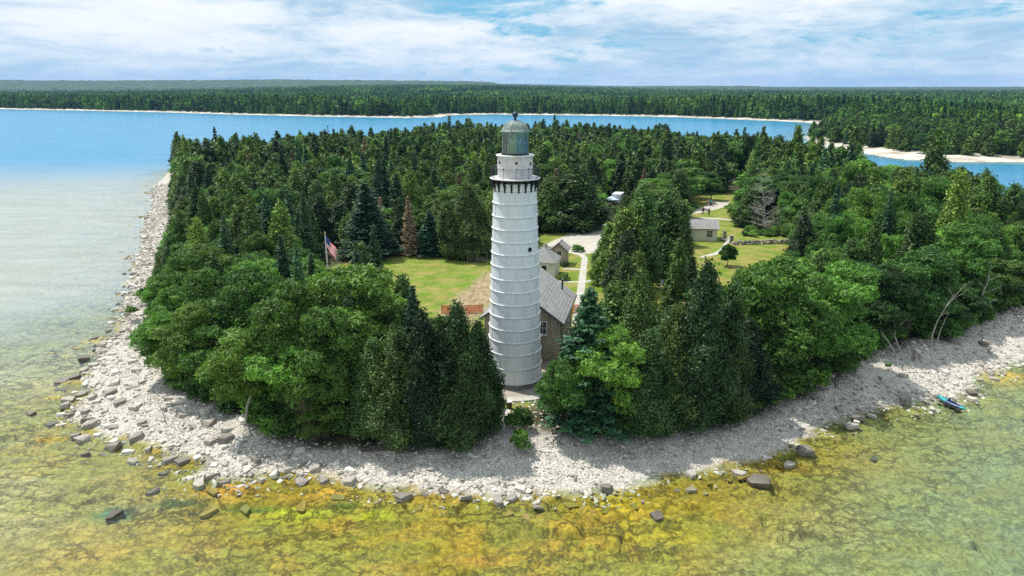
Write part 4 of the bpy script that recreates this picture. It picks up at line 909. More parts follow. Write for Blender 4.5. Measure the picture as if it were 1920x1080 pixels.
# (kind, foot x, foot y, top y, width) measured on the photograph, then stood on the ground there
HERO = [
 ('cedar', 742, 822, 600, 118, 'dark cedar at the front, third to the left of the lighthouse foot', 'cedar_tree'),
 ('cedar', 800, 826, 572, 112, 'pointed dark cedar at the front, second to the left of the lighthouse foot', 'cedar_tree'),
 ('cedar', 858, 828, 560, 118, 'tall dark cedar nearest the camera just left of the lighthouse', 'cedar_tree'),
 ('cedar', 903, 806, 592, 98, 'dark cedar that overlaps the lower left side of the lighthouse', 'cedar_tree'),
 ('cedar', 700, 815, 628, 96, 'shorter brownish-green cedar beside the shaded gap in the front wood', 'cedar_tree'),
 ('cedar', 770, 760, 562, 90, 'cedar tip showing below the orange fence on the left', 'cedar_tree'),
 ('cedar', 835, 770, 590, 90, 'cedar standing behind the front cedars left of the lighthouse', 'cedar_tree'),
 ('sunlit', 675, 760, 484, 215, 'biggest rounded leafy tree, mid green, left of the brown dirt track', 'leafy_tree'),
 ('sunlit', 560, 770, 505, 170, 'large leafy tree in front of the flagpole', 'leafy_tree'),
 ('sunlit', 615, 800, 560, 150, 'leafy tree with grey-green crown in the middle of the front left wood', 'leafy_tree'),
 ('light', 668, 770, 598, 80, 'bright green small crown in front of the biggest leafy tree', 'leafy_tree'),
 ('broad', 540, 800, 610, 130, 'dark leafy tree right of the leaning birch', 'leafy_tree'),
 ('broad', 600, 812, 655, 120, 'low dark leafy tree at the edge of the front stones', 'leafy_tree'),
 ('birch', 448, 792, 596, 128, 'light green birch with white trunk at the front left edge', 'birch_tree'),
 ('broad', 395, 745, 600, 110, 'leafy tree between the birch and the white left shore', 'leafy_tree'),
 ('sunlit', 352, 730, 560, 125, 'rounded leafy tree overhanging the left shore', 'leafy_tree'),
 ('broad', 305, 705, 575, 100, 'outermost leafy tree above the left shore', 'leafy_tree'),
 ('light', 330, 728, 678, 50, 'small bright bush at the foot of the left wood', 'bush'),
 ('sunlit', 345, 620, 465, 110, 'leafy tree with pale crown halfway up the left shore', 'leafy_tree'),
 ('broad', 400, 660, 485, 130, 'broad leafy tree behind the left shore trees', 'leafy_tree'),
 ('broad', 480, 690, 480, 150, 'dark leafy tree inside the left wood', 'leafy_tree'),
 ('light', 612, 815, 742, 95, 'light green bush on the stones below the front left wood', 'bush'),
 ('light', 858, 838, 782, 50, 'small yellow-green sapling in front of the dark cedars', 'bush'),
 ('spruce', 1105, 800, 528, 200, 'dark spruce with pointed tip just right of the lighthouse', 'spruce_tree'),
 ('broad', 1074, 782, 618, 84, 'leafy tree hiding the right wall of the cream brick house', 'leafy_tree'),
 ('broad', 1062, 812, 655, 110, 'low leafy tree beside the paving right of the lighthouse', 'leafy_tree'),
 ('broad', 1150, 812, 600, 130, 'leafy tree in front of the dark spruce', 'leafy_tree'),
 ('front', 1190, 765, 500, 108, 'cedar between the dark spruce and the picnic tables', 'cedar_tree'),
 ('cedar', 1215, 805, 610, 120, 'squat dark cedar in the front row, right of the gap', 'cedar_tree'),
 ('cedar', 1308, 795, 482, 130, 'tallest wide cedar in the right front row', 'cedar_tree'),
 ('cedar', 1262, 790, 560, 110, 'dark cedar on the left flank of the tallest front cedar', 'cedar_tree'),
 ('cedar', 1366, 790, 560, 100, 'cedar on the right flank of the tallest front cedar', 'cedar_tree'),
 ('cedar', 1395, 765, 590, 110, 'rounded dark cedar above the grey sand', 'cedar_tree'),
 ('broad', 1470, 735, 452, 190, 'great leafy tree at the lower edge of the right lawn', 'leafy_tree'),
 ('light', 1440, 755, 648, 80, 'light green sapling at the front edge of the right wood', 'leafy_tree'),
 ('broad', 1520, 725, 560, 130, 'dark leafy tree hanging over the right stones', 'leafy_tree'),
 ('broad', 1570, 700, 470, 165, 'rounded leafy tree above the big grey boulders', 'leafy_tree'),
 ('broad', 1580, 715, 620, 90, 'low leafy tree on the point of the right wood', 'leafy_tree'),
 ('broad', 1640, 660, 470, 140, 'leafy tree behind the leaning dead stems', 'leafy_tree'),
 ('broad', 1715, 640, 440, 150, 'leafy tree between the two pairs of white stems', 'leafy_tree'),
 ('broad', 1790, 628, 520, 110, 'small leafy tree beside the forked white stems', 'leafy_tree'),
 ('broad', 1800, 600, 400, 130, 'leafy tree behind the forked dead tree', 'leafy_tree'),
 ('broad', 1880, 590, 470, 120, 'rightmost leafy tree over the stones', 'leafy_tree'),
 ('cedar', 1385, 590, 500, 50, 'small pointed cedar on the edge of the right lawn', 'cedar_tree'),
 ('cedar', 1350, 620, 545, 60, 'short cedar below the right lawn', 'cedar_tree'),
 ('cedar', 1138, 532, 412, 56, 'slim cedar with a bare stem at the left end of the middle clump', 'cedar_tree'),
 ('pillar', 1170, 545, 384, 66, 'cedar in the middle clump, second from its left end', 'cedar_tree'),
 ('pillar', 1200, 543, 340, 66, 'tall cedar in the middle clump beside the drive', 'cedar_tree'),
 ('cedar', 1246, 522, 352, 84, 'tallest dark cedar above the picnic tables', 'cedar_tree'),
 ('pillar', 1278, 526, 372, 50, 'dark cedar at the right end of the middle clump', 'cedar_tree'),
 ('cedar', 1196, 600, 464, 60, 'yellow-green cedar in front of the middle clump', 'cedar_tree'),
 ('cedar', 1168, 612, 470, 70, 'lower cedar at the front left of the middle clump', 'cedar_tree'),
 ('cedar', 1290, 605, 473, 46, 'small cedar between the picnic tables and the right lawn', 'cedar_tree'),
 ('round', 1366, 499, 453, 36, 'lone small round tree on the right lawn', 'leafy_tree'),
 ('cedar', 1082, 428, 305, 104, 'wide dark dome-shaped cedar behind the gravel drive', 'cedar_tree'),
 ('cedar', 1030, 432, 330, 66, 'dark cedar between the lighthouse and the dome-shaped cedar', 'cedar_tree'),
 ('broad', 1018, 400, 300, 60, 'bright leafy tree right beside the lighthouse gallery', 'leafy_tree'),
 ('light', 1145, 368, 312, 46, 'light green leafy tree behind the white trailer, leftmost of three', 'leafy_tree'),
 ('light', 1178, 366, 306, 52, 'light green leafy tree behind the white trailer, middle of three', 'leafy_tree'),
 ('light', 1215, 368, 314, 48, 'light green leafy tree behind the white trailer, rightmost of three', 'leafy_tree'),
 ('spruce', 690, 482, 335, 128, 'large broad spruce at the left end of the lawn', 'spruce_tree'),
 ('brown', 768, 480, 362, 42, 'dead brown spruce at the edge of the left lawn', 'dead_spruce'),
 ('spruce', 805, 478, 388, 76, 'bluish young spruce beside the dead brown spruce', 'spruce_tree'),
 ('cedar', 878, 482, 335, 96, 'tall cedar at the back of the lawn left of the lighthouse', 'cedar_tree'),
 ('cedar', 845, 478, 372, 64, 'cedar between the young spruce and the tall lawn cedar', 'cedar_tree'),
 ('spruce', 545, 500, 350, 60, 'narrow dark spruce left of the flag', 'spruce_tree'),
 ('spruce', 500, 510, 355, 64, 'dark spruce second to the left of the flag', 'spruce_tree'),
 ('spruce', 575, 520, 350, 50, 'dark narrow spruce close to the flag', 'spruce_tree'),
 ('cedar', 545, 545, 448, 54, 'small pointed cedar just left of the flagpole', 'cedar_tree'),
 ('brown', 492, 400, 330, 44, 'brown dying cedar in the left wood', 'dead_spruce'),
 ('sunlit', 1393, 415, 352, 58, 'bright leafy tree beside the grey lane on the right', 'leafy_tree'),
 ('cedar', 1403, 425, 345, 50, 'dark cedar between the bright leafy tree and the grey dead tree', 'cedar_tree'),
 ('broad', 1335, 375, 328, 40, 'leafy tree behind the gravel yard', 'leafy_tree'),
 ('cedar', 1460, 330, 250, 60, 'tree top breaking the skyline of the right wood', 'cedar_tree'),
]
M_SHRUB = L_BROAD
placed = []
for n_i, (kind, fx, fy, ty, wd, lab, nm) in enumerate(HERO):
    if 1400 < fx < 1900 and fy > 560: fy -= 12; ty += 6
    x, y = at(fx, fy, 1.2); dcam = math.hypot(y - CAM[1], CAM[2] - 8)
    dep = (y - CAM[1]) * CP + (CAM[2] - 6) * SP
    zt = CAM[2] - (y - CAM[1]) * math.tan(PITCH + math.atan((ty - 540) / FOC))
    hh_ = max(1.2, zt - 1.2) * .965; df_ = (y - CAM[1]) * CP + (CAM[2] - 1.2) * SP; x *= (df_ - hh_ * .55 * SP) / df_
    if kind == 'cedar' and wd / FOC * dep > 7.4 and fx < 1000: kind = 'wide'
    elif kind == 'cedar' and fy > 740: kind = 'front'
    plant(nm, kind, x, y, hh_, wd / FOC * dep * 1.04, lab, 'bush' if nm == 'bush' else 'tree', i=n_i)
    placed.append((x, y, wd / FOC * dep * .5))

# what has to stay in view: no other tree may stand in front of these
OPEN = [
 [(762, 489), (800, 488), (900, 488), (940, 492), (940, 585), (860, 590), (800, 560), (765, 520)],
 [(1008, 452), (1035, 440), (1065, 426), (1135, 419), (1128, 445), (1106, 470), (1100, 500), (1112, 530), (1100, 560), (1090, 600), (1055, 600), (1010, 530)],
 [(1308, 455), (1380, 458), (1465, 458), (1440, 500), (1385, 548), (1325, 505)],
 [(1300, 386), (1318, 374), (1372, 374), (1380, 395), (1385, 420), (1392, 455), (1300, 452)],
 [(1372, 440), (1488, 446), (1488, 458), (1372, 458)], [(1408, 385), (1455, 385), (1450, 440), (1412, 440)],
 [(915, 214), (1018, 214), (1018, 740), (960, 740), (915, 600)],
 [(930, 730), (1000, 730), (1005, 860), (925, 860)], [(1012, 520), (1064, 550), (1050, 598), (1012, 590)],
 [(1140, 358), (1172, 358), (1172, 384), (1140, 384)], [(609, 442), (636, 442), (636, 482), (609, 482)], [(1222, 522), (1268, 522), (1268, 556), (1222, 556)],
 [(240, 220), (318, 300), (312, 400), (296, 470), (268, 560), (258, 660), (0, 660), (0, 220)],
 [(1362, 338), (1374, 320), (1394, 318), (1390, 334), (1372, 342)], [(1620, 272), (1700, 282), (1780, 292), (1920, 296), (1920, 312), (1775, 312), (1700, 308), (1620, 290)],
 [(1010, 415), (1060, 420), (1060, 440), (1010, 445)]]
prs = [(np.array([p[0] for p in q]), np.array([p[1] for p in q])) for q in OPEN]
def blocks(x, y, h, wd):
    zs = np.array([0.25, .5, .72, .9, 1.0]) * h + 1.2; ws = np.array([.9, 1, .8, .4, 0]) * wd / 2
    X_ = np.concatenate([x - ws, x + ws, x + ws * 0]); Z_ = np.tile(zs, 3); Y_ = np.full(15, y)
    px, py, d_ = proj(X_, Y_, Z_)
    return any(inpoly(px, py, q).any() for i_, q in enumerate(OPEN) if not (i_ == 6 and y > 2))
cand = []
gs = 4.6
for j, yy in enumerate(np.arange(-14, 345, gs * .9)):
    for xx in np.arange(-150, 125, gs):
        cand.append((xx + (j % 2) * gs / 2 + rng.uniform(-1.3, 1.3), yy + rng.uniform(-1.2, 1.2)))
cand = np.array(cand)
fdist = sdist(cand[:, 0], cand[:, 1], FOREST)
ok = (fdist > 1.0) & ~inpoly(cand[:, 0], cand[:, 1], LAWN_L) & ~inpoly(cand[:, 0], cand[:, 1], LAWN_R)
px, py, dd_ = proj(cand[:, 0], cand[:, 1], 9.0); ok &= (px > -60) & (px < 1990)
cand = cand[ok]; fdist = fdist[ok]; order = np.argsort(np.hypot(cand[:, 0], cand[:, 1] + 67.5))
spots = []
for q_ in order:
    x, y = cand[q_]; d_ = math.hypot(x, y + 67.5)
    if math.hypot(x - LX, y) < 8 or (-5 < x < 8 and -12 < y < 22): continue
    if any((x - a_) ** 2 + (y - b_) ** 2 < (r_ * .75 + 1.2) ** 2 for a_, b_, r_ in placed): continue
    mixn = fbm(np.array([x / 30]), np.array([y / 30]), 3, 15)[0]; px_, py_, _ = proj(x, y, 9.0)
    pb = .70 if (x < -22 and y < 30) else (.55 if x > 42 and y < 120 else (.20 if x < 20 else .40))
    pb += (mixn - .5) * .9
    u_ = random.random()
    kind = 'broad' if u_ < pb else ('spruce' if u_ > .93 else ('pillar' if u_ > .86 else 'cedar'))
    if d_ > 200 and kind in ('spruce', 'pillar') and random.random() < .75: kind = 'cedar'
    if kind in ('cedar', 'broad') and random.random() < .07: kind = 'light'
    if kind == 'cedar' and random.random() < .03: kind = 'brown'
    big_ = fbm(np.array([x / 12]), np.array([y / 12]), 2, 44)[0]
    h = {'light': 8.6, 'brown': 10.5, 'broad': 8.4, 'cedar': 10.2, 'pillar': 11.0, 'spruce': 12.2}[kind] * (.66 + .6 * big_) * random.uniform(.8, 1.22)
    if x > 62 and 25 < y < 170: h *= 1.24
    if d_ > 130: h *= random.choice([.85, 1.0, 1.0, 1.12, 1.25]) if d_ < 270 else random.choice([.85, .95, 1.05])
    wd = {'light': 6.0, 'brown': 3.4, 'broad': 6.4, 'cedar': 4.6, 'pillar': 3.8, 'spruce': 5.0}[kind] * random.uniform(.8, 1.2) * (1.34 if d_ > 130 else 1.08)
    for tr_ in range(3):
        if not blocks(x, y, h, wd): break
        h *= .72; wd *= .8
    else: continue
    if y < 60 and h < 5 and random.random() < .3: continue
    spots.append((d_, x, y, h, wd, kind))
cnt = {'dead': 0, 'cedar': 0, 'spruce': 0, 'broad': 0}; rest = []
LABS = {'dead': ('dead_conifer', []), 'cedar': ('cedar_tree', ['dark green pointed cedar in the close wood of the island', 'cedar far back in the island wood']),
        'spruce': ('spruce_tree', ['layered dark spruce rising out of the island wood', 'spruce far back in the island wood']),
        'broad': ('leafy_tree', ['round-crowned leafy tree crowded among others in the island wood', 'leafy tree far back in the island wood'])}
ZN = [(-99, 330, 'above the white left shore'), (330, 400, 'near the left edge of the wood'), (400, 480, 'left of the dark narrow spruces'), (480, 560, 'behind the dark narrow spruces'), (560, 615, 'just left of the flag line'), (615, 680, 'just right of the flag line'), (680, 750, 'behind the big lawn spruce'),
      (750, 830, 'behind the dead brown spruce'), (830, 925, 'behind the left lawn'), (925, 1010, 'behind the lighthouse'), (1010, 1080, 'right behind the gallery'), (1080, 1140, 'behind the dome-shaped cedar'), (1140, 1220, 'beyond the white trailer'), (1220, 1300, 'beyond the middle clump'), (1300, 1380, 'around the gravel yard'),
      (1380, 1450, 'around the big grey dead tree'), (1450, 1520, 'right of the grey dead tree'), (1520, 1600, 'above the right boulders'), (1600, 1680, 'above the leaning white stems'), (1680, 1760, 'below the leaning mast'), (1760, 1840, 'above the kayak'), (1840, 2100, 'at the right picture edge')]
ORD_ = ['first', 'second', 'third', 'fourth', 'fifth', 'sixth', 'seventh', 'eighth', 'ninth', 'tenth'] + ['%dth' % i for i in range(11, 60)]
infos = []; cells = {}
for q_, (d_, x, y, h, wd, kind) in enumerate(spots):
    base = {'pillar': 'cedar', 'light': 'broad', 'brown': 'dead'}.get(kind, kind); pxx = float(proj(x, y, h * .8)[0]); zi = next((i for i, z_ in enumerate(ZN) if z_[0] <= pxx < z_[1]), len(ZN) - 1); row = int((y + 14) // 9)
    infos.append((zi, row, base, pxx)); cells.setdefault((zi, row, base), []).append((pxx, q_))
LAB = {}
rows_of = {}
for (zi, row, base) in cells: rows_of.setdefault((zi), set()).add(row)
WORD = {'dead': 'dead brown conifer', 'cedar': 'cedar', 'spruce': 'spruce', 'broad': 'leafy tree'}
for (zi, row, base), l in cells.items():
    l.sort(); rr = sorted(rows_of[zi]).index(row)
    for k_, (pxx, q_) in enumerate(l):
        d_, x, y, h, wd, kind = spots[q_]; ad = 'tall' if h > 11.5 else ('low' if h < 7.5 else ('slim' if kind == 'pillar' else 'mid-height'))
        if kind == 'light': ad = 'light-green'
        pos_ = '' if len(l) == 1 else (' leftmost' if k_ == 0 else (' rightmost' if k_ == len(l) - 1 else ' ' + ORD_[k_] + ' from left'))
        LAB[q_] = '%s %s %s,%s, %s row' % (ad, WORD[base], ZN[zi][2], pos_, ORD_[rr])
        LAB[q_] = LAB[q_].replace(',,', ',')
for q_, (d_, x, y, h, wd, kind) in enumerate(spots):
    base = {'pillar': 'cedar', 'light': 'broad', 'brown': 'dead'}.get(kind, kind)
    lim = {'dead': 99, 'cedar': 255, 'spruce': 285, 'broad': 260}[base]
    if cnt[base] >= lim: rest.append((x, y, h, wd, base)); continue
    cnt[base] += 1; nm, labs = LABS[base]; far = d_ > 165
    plant(nm, (base + '_lite') if (d_ > 185 and kind not in ('light', 'brown')) else kind, x, y, h, wd, LAB[q_], 'tree', ('far ' if far else 'near ') + nm.replace('_', ' ') + 's of the island wood', simple=d_ > 135)
print('island trees', cnt, 'rest', len(rest), 'heroes', len(HERO))

# ---- woods too far to count: instanced on points, one object each
def gn_scatter(name, pts, idx, scl, rot, meshes, mats_kind='stuff'):
    """one object whose points carry a mesh each (idx), with scale (n,3) and turn"""
    me = bpy.data.meshes.new(name); n = len(pts); me.vertices.add(n); me.vertices.foreach_set('co', np.asarray(pts, np.float32).ravel())
    a = me.attributes.new('pick', 'INT', 'POINT'); a.data.foreach_set('value', np.asarray(idx, np.int32))
    a = me.attributes.new('grow', 'FLOAT_VECTOR', 'POINT'); a.data.foreach_set('vector', np.asarray(scl, np.float32).ravel())
    a = me.attributes.new('turn', 'FLOAT_VECTOR', 'POINT'); a.data.foreach_set('vector', np.asarray(rot, np.float32).ravel())
    o = link(name, me); c = bpy.data.collections.new(name + '_kinds')
    for i, m_ in enumerate(meshes):
        so = bpy.data.objects.new('%s_kind_%02d' % (name, i), m_); c.objects.link(so)
    ng = bpy.data.node_groups.new(name, 'GeometryNodeTree'); ng.interface.new_socket('Geometry', in_out='INPUT', socket_type='NodeSocketGeometry'); ng.interface.new_socket('Geometry', in_out='OUTPUT', socket_type='NodeSocketGeometry')
    N = ng.nodes; L = ng.links; gi = N.new('NodeGroupInput'); go = N.new('NodeGroupOutput'); ip = N.new('GeometryNodeInstanceOnPoints'); ci = N.new('GeometryNodeCollectionInfo')
    ci.inputs['Collection'].default_value = c; ci.inputs['Separate Children'].default_value = True; ci.inputs['Reset Children'].default_value = True
    def na(nm, ty):
        q = N.new('GeometryNodeInputNamedAttribute'); q.data_type = ty; q.inputs['Name'].default_value = nm; return q.outputs['Attribute']
    L.new(gi.outputs[0], ip.inputs['Points']); L.new(ci.outputs[0], ip.inputs['Instance']); ip.inputs['Pick Instance'].default_value = True
    L.new(na('pick', 'INT'), ip.inputs['Instance Index']); L.new(na('turn', 'FLOAT_VECTOR'), ip.inputs['Rotation']); L.new(na('grow', 'FLOAT_VECTOR'), ip.inputs['Scale'])
    L.new(ip.outputs[0], go.inputs[0]); md = o.modifiers.new('scatter', 'NODES'); md.node_group = ng
    return tag(o, kind=mats_kind)
lite = [KIT[k][i] for k in ('cedar_lite', 'spruce_lite', 'broad_lite') for i in range(4)]
if rest:
    P, I, G, T = [], [], [], []
    for x, y, h, wd, base in rest:
        ki = {'cedar': 0, 'spruce': 4, 'broad': 8}[base] + random.randrange(4); _, _, H, Rd = lite[ki]
        P.append((x, y, 1.1)); I.append(ki); G.append((wd / 2 / Rd, wd / 2 / Rd, h / H)); T.append((0, 0, random.uniform(0, 6.28)))
    gn_scatter('distant_island_trees', P, I, G, T, [l[0] for l in lite])
# peninsula and the first rows of the mainland
tmp = []
def tiny(fn): return fn()
far_kinds = []
for i in range(4): far_kinds.append(cedar(17, 3.8, 70, 6, size=1.0, tips=0, m=L_FAR))
for i in range(3): far_kinds.append(spruce(19, 3.0, 2.2, size=.95, step=2.0, m=L_FAR))
for i in range(3): far_kinds.append(broad(14, 4.2, 10, 42, size=1.0, m=L_FAR))
P, I, G, T = [], [], [], []
gx_, gy_ = np.meshgrid(np.arange(-900, 1400, 6.2), np.arange(190, 1500, 6.2)); X = (gx_ + rng.uniform(-2.8, 2.8, gx_.shape)).ravel(); Y = (gy_ + rng.uniform(-2.8, 2.8, gx_.shape)).ravel()
vis = np.abs(X) < (Y + 67.5) * .80 + 20; X, Y = X[vis], Y[vis]; sd = sdist(X, Y, MAIN); Zt = main_h(X, Y, sd); px, py, _ = proj(X, Y, Zt)
sandp = inpoly(px, py, [(1500, 264), (1560, 267), (1620, 275), (1700, 284), (1760, 293), (1830, 290), (1880, 294), (2300, 296), (2300, 330), (1500, 330)])
dcam_ = np.hypot(X, Y + 67.5); keep = (sd > 4 + 7 * (Y > 450)) & ~sandp & (((sd < 170) | (dcam_ < 700)) & (dcam_ < 1900)); X, Y, Zt, sd = X[keep], Y[keep], Zt[keep], sd[keep]
mixf = fbm(X / 60, Y / 60, 3, 99)
near_p = np.hypot(X, Y + 67.5) < 560
for x, y, z_, mf, s_, np_ in zip(X, Y, Zt, mixf, sd, near_p):
    u_ = random.random()
    if np_:
        ki = (8 if u_ < .35 + (mf - .5) * 2 else (4 if u_ > .9 else 0)) + random.randrange(4); _, _, H, Rd = lite[ki]; h = random.uniform(7.5, 13) * (0.8 + .2 * min(1, s_ / 20)); wd = random.uniform(4.6, 6.6) * (1.25 if ki >= 8 else 1)
        P.append((x, y, z_ - .2)); I.append(10 + ki); G.append((wd / 2 / Rd, wd / 2 / Rd, h / H))
    else:
        ki = random.randrange(7, 10) if u_ < .22 + (mf - .5) * 1.6 else random.randrange(0, 7); s2 = random.uniform(.62, 1.05) * (.75 + .5 * vnoise(np.array([x / 90]), np.array([y / 50]), 7)[0])
        if s_ < 18: s2 *= .7
        P.append((x, y, z_ - .3)); I.append(ki); G.append((s2 * 1.1, s2 * 1.1, s2))
    T.append((0, 0, random.uniform(0, 6.28)))
print('shore forest', len(P))
gn_scatter('mainland_forest', P, I, G, T, far_kinds + [l[0] for l in lite])
# patches of canopy for the ground behind
pk = []
for i in range(4):
    Ps, Ns, Ss, Tn = [], [], [], []
    for gx__ in np.arange(-60, 60, 7.5):
        for gy__ in np.arange(-60, 60, 7.5):
            h = random.uniform(8, 17) + 5 * math.sin(gx__ * .05 * (i + 1)) * math.cos(gy__ * .04); con = random.random() < .6; k = 12; a = rng.uniform(0, 6.28, k); t_ = rng.uniform(.45, 1, k)
            r_ = (2.9 * (1.05 - t_) if con else 3.6 * np.sqrt(np.clip(1 - ((t_ - .6) / .42) ** 2, 0.02, 1))); cx, cy = gx__ + random.uniform(-3, 3), gy__ + random.uniform(-3, 3)
            Ps.append(np.c_[cx + r_ * np.cos(a), cy + r_ * np.sin(a), h * t_ * (1 if con else .8)]); Ns.append(np.c_[np.cos(a), np.sin(a), np.full(k, .8)]); Ss.append(np.full(k, 1.7)); Tn.append(np.full(k, (random.uniform(0, .7) if con else random.uniform(.3, 1))))
    pk.append(crown_mesh('canopy', np.vstack(Ps), np.vstack(Ns), np.concatenate(Ss), np.concatenate(Tn), L_FAR, jit=.4))
P, I, G, T = [], [], [], []
for yy in np.arange(300, 3300, 105):
    hw = (yy + 67.5) * .82 + 120
    for xx in np.arange(-hw, hw, 112): P.append((xx + random.uniform(-8, 8), yy + random.uniform(-8, 8), 0))
P = np.array(P); sd = sdist(P[:, 0], P[:, 1], MAIN); P = P[sd > 150]; sd = sd[sd > 150]; P[:, 2] = main_h(P[:, 0], P[:, 1], sd) - 1.5
n = len(P); gn_scatter('inland_forest', P, rng.integers(0, 4, n), np.tile([1.0, 1.0, 1.0], (n, 1)), np.c_[np.zeros((n, 2)), rng.integers(0, 4, n) * math.pi / 2], pk)
print('patches', n)

# ------------------------------------------------------------------ stones of the shore
def rockmat(name, stops, rough=.9, wet=0.0):
    m = bpy.data.materials.new(name); m.use_nodes = True; m.node_tree.nodes.clear(); t = NT(m.node_tree)
    oi = t.n('ShaderNodeObjectInfo').outputs['Random']; co = t.n('ShaderNodeTexCoord').outputs['Object']
    nz = t.noise(co, 2.5, 6, .65)
    c = t.mix(1.0, t.ramp(oi, stops), t.ramp(nz, [(.3, .72), (.55, 1.0), (.75, 1.08)]), 'MULTIPLY')
    b = t.n('ShaderNodeBsdfPrincipled', i_Roughness=rough); t.set(b.inputs['Base Color'], c)
    bp = t.n('ShaderNodeBump', i_Strength=.5, i_Distance=.04); t.set(bp.inputs['Height'], nz); t.set(b.inputs['Normal'], bp.outputs[0])
    o = t.n('ShaderNodeOutputMaterial'); t.set(o.inputs[0], b.outputs[0]); return m
M_ROCK = rockmat('pale_limestone', [(0, (.26, .235, .195)), (.25, (.42, .385, .325)), (.65, (.57, .53, .46)), (1, (.72, .69, .62))])
M_ROCKG = rockmat('grey_limestone', [(0, (.20, .18, .15)), (.5, (.31, .28, .24)), (1, (.44, .405, .35))])
M_ROCKD = rockmat('dark_wet_rock', [(0, (.085, .072, .055)), (1, (.18, .155, .12))], .55)
M_ALGAE = rockmat('algae_covered_slab', [(0, (.20, .18, .035)), (.5, (.28, .22, .035)), (1, (.30, .19, .04))], .6)
def hull(m, flat_=.5, n=13, sc=(1, .8, .5), name='rock', bev=True):
    bm = bmesh.new()
    for i in range(n):
        v = Vector((random.gauss(0, 1), random.gauss(0, 1), random.gauss(0, 1))).normalized()
        v = Vector((math.copysign(abs(v.x) ** .6, v.x), math.copysign(abs(v.y) ** .6, v.y), math.copysign(abs(v.z) ** .5, v.z)))
        bm.verts.new((v.x * sc[0] * .5, v.y * sc[1] * .5, v.z * sc[2] * .5))
    r_ = bmesh.ops.convex_hull(bm, input=bm.verts)
    bmesh.ops.delete(bm, geom=[g_ for g_ in r_['geom_interior'] + r_['geom_unused'] if isinstance(g_, bmesh.types.BMVert)], context='VERTS')
    me = bpy.data.meshes.new(name); bm.to_mesh(me); bm.free(); me.materials.append(m); return me
def slabrock(m, thick, n=8, name='boulder'):
    """flat limestone block: broken outline, level top, split layers on the side"""
    a_ = sorted(random.uniform(0, 6.28) for _ in range(n)); r_ = [random.uniform(.36, .52) for _ in range(n)]; e = random.uniform(.6, .9); V = []; Fq = []
    lv = [(-.5, 1.0), (-.05, 1.02), (-.05, .93), (.38, .96), (.5, .86)]
    for z_, s_ in lv:
        j_ = random.uniform(-.02, .02)
        for a, r in zip(a_, r_): V.append((r * s_ * math.cos(a) + j_, r * s_ * e * math.sin(a), z_ * thick + random.gauss(0, .015)))
    for k in range(len(lv) - 1):
        for i in range(n): Fq.append((k * n + i, k * n + (i + 1) % n, (k + 1) * n + (i + 1) % n, (k + 1) * n + i))
    Fq.append(tuple((len(lv) - 1) * n + i for i in range(n))); me = bpy.data.meshes.new(name); me.from_pydata(V, [], Fq); me.materials.append(m); return me
cob = [hull(M_ROCK, n=11, sc=(1, random.uniform(.6, .9), random.uniform(.3, .6)), name='cobble') for _ in range(9)] + [hull(M_ROCKG, n=11, sc=(1, .8, .45), name='cobble') for _ in range(3)]
SAND = ats([(1120, 880), (1160, 862), (1260, 850), (1360, 822), (1440, 806), (1520, 800), (1480, 832), (1400, 858), (1300, 880), (1200, 900), (1130, 905)], .6)
n0 = 260000
X = rng.uniform(-120, 75, n0); Y = rng.uniform(-24, 160, n0)
px, py, dp = proj(X, Y, .6); k_ = (px > -20) & (px < 1945) & (py < 1090); X, Y = X[k_], Y[k_]
sd = sdist(X, Y, ISLAND); k_ = (sd > -2.2) & (sd < 26); X, Y, sd = X[k_], Y[k_], sd[k_]
fd = sdist(X, Y, FOREST); gap_ = (np.abs(X - 1.0) < 4) & (Y < -5); k_ = (fd < .8) | gap_; X, Y, sd, fd = X[k_], Y[k_], sd[k_], fd[k_]
pr_ = np.where(sd < -0.3, .22, 1.0) * np.where(inpoly(X, Y, SAND), .06, 1.0) * (.35 + 1.1 * sstep(.35, .6, fbm(X / 2.5, Y / 2.5, 3, 61)))
rp = inpoly(X, Y, ats([(920, 762), (962, 762), (952, 822), (920, 822)])); pr_[rp] = 0
k_ = rng.uniform(0, 1, len(X)) < pr_; X, Y, sd = X[k_], Y[k_], sd[k_]
Zg = ground_h(X, Y, sd); flat = sstep(2, 8, sdist(X, Y, FOREST)); Zg = Zg * (1 - flat) + 1.2 * flat
edgeb = np.exp(-((sd - .8) / 1.8) ** 2)
s_ = .15 + .30 * rng.uniform(0, 1, len(X)) ** 2 + .38 * edgeb * rng.uniform(0, 1, len(X)) ** 2 + .45 * (rng.uniform(0, 1, len(X)) < .02)
s_ *= np.where(np.hypot(X, Y + 67) > 110, 1.7, 1.0)
n = len(X); print('cobbles', n)
gn_scatter('beach_stones', np.c_[X, Y, Zg + .02], np.where(rng.uniform(0, 1, n) < .86, rng.integers(0, 9, n), rng.integers(9, 12, n)), np.c_[s_ * rng.uniform(.8, 1.3, n), s_, s_ * rng.uniform(.7, 1.1, n)],
           np.c_[rng.normal(0, .25, n), rng.normal(0, .25, n), rng.uniform(0, 6.28, n)], cob)
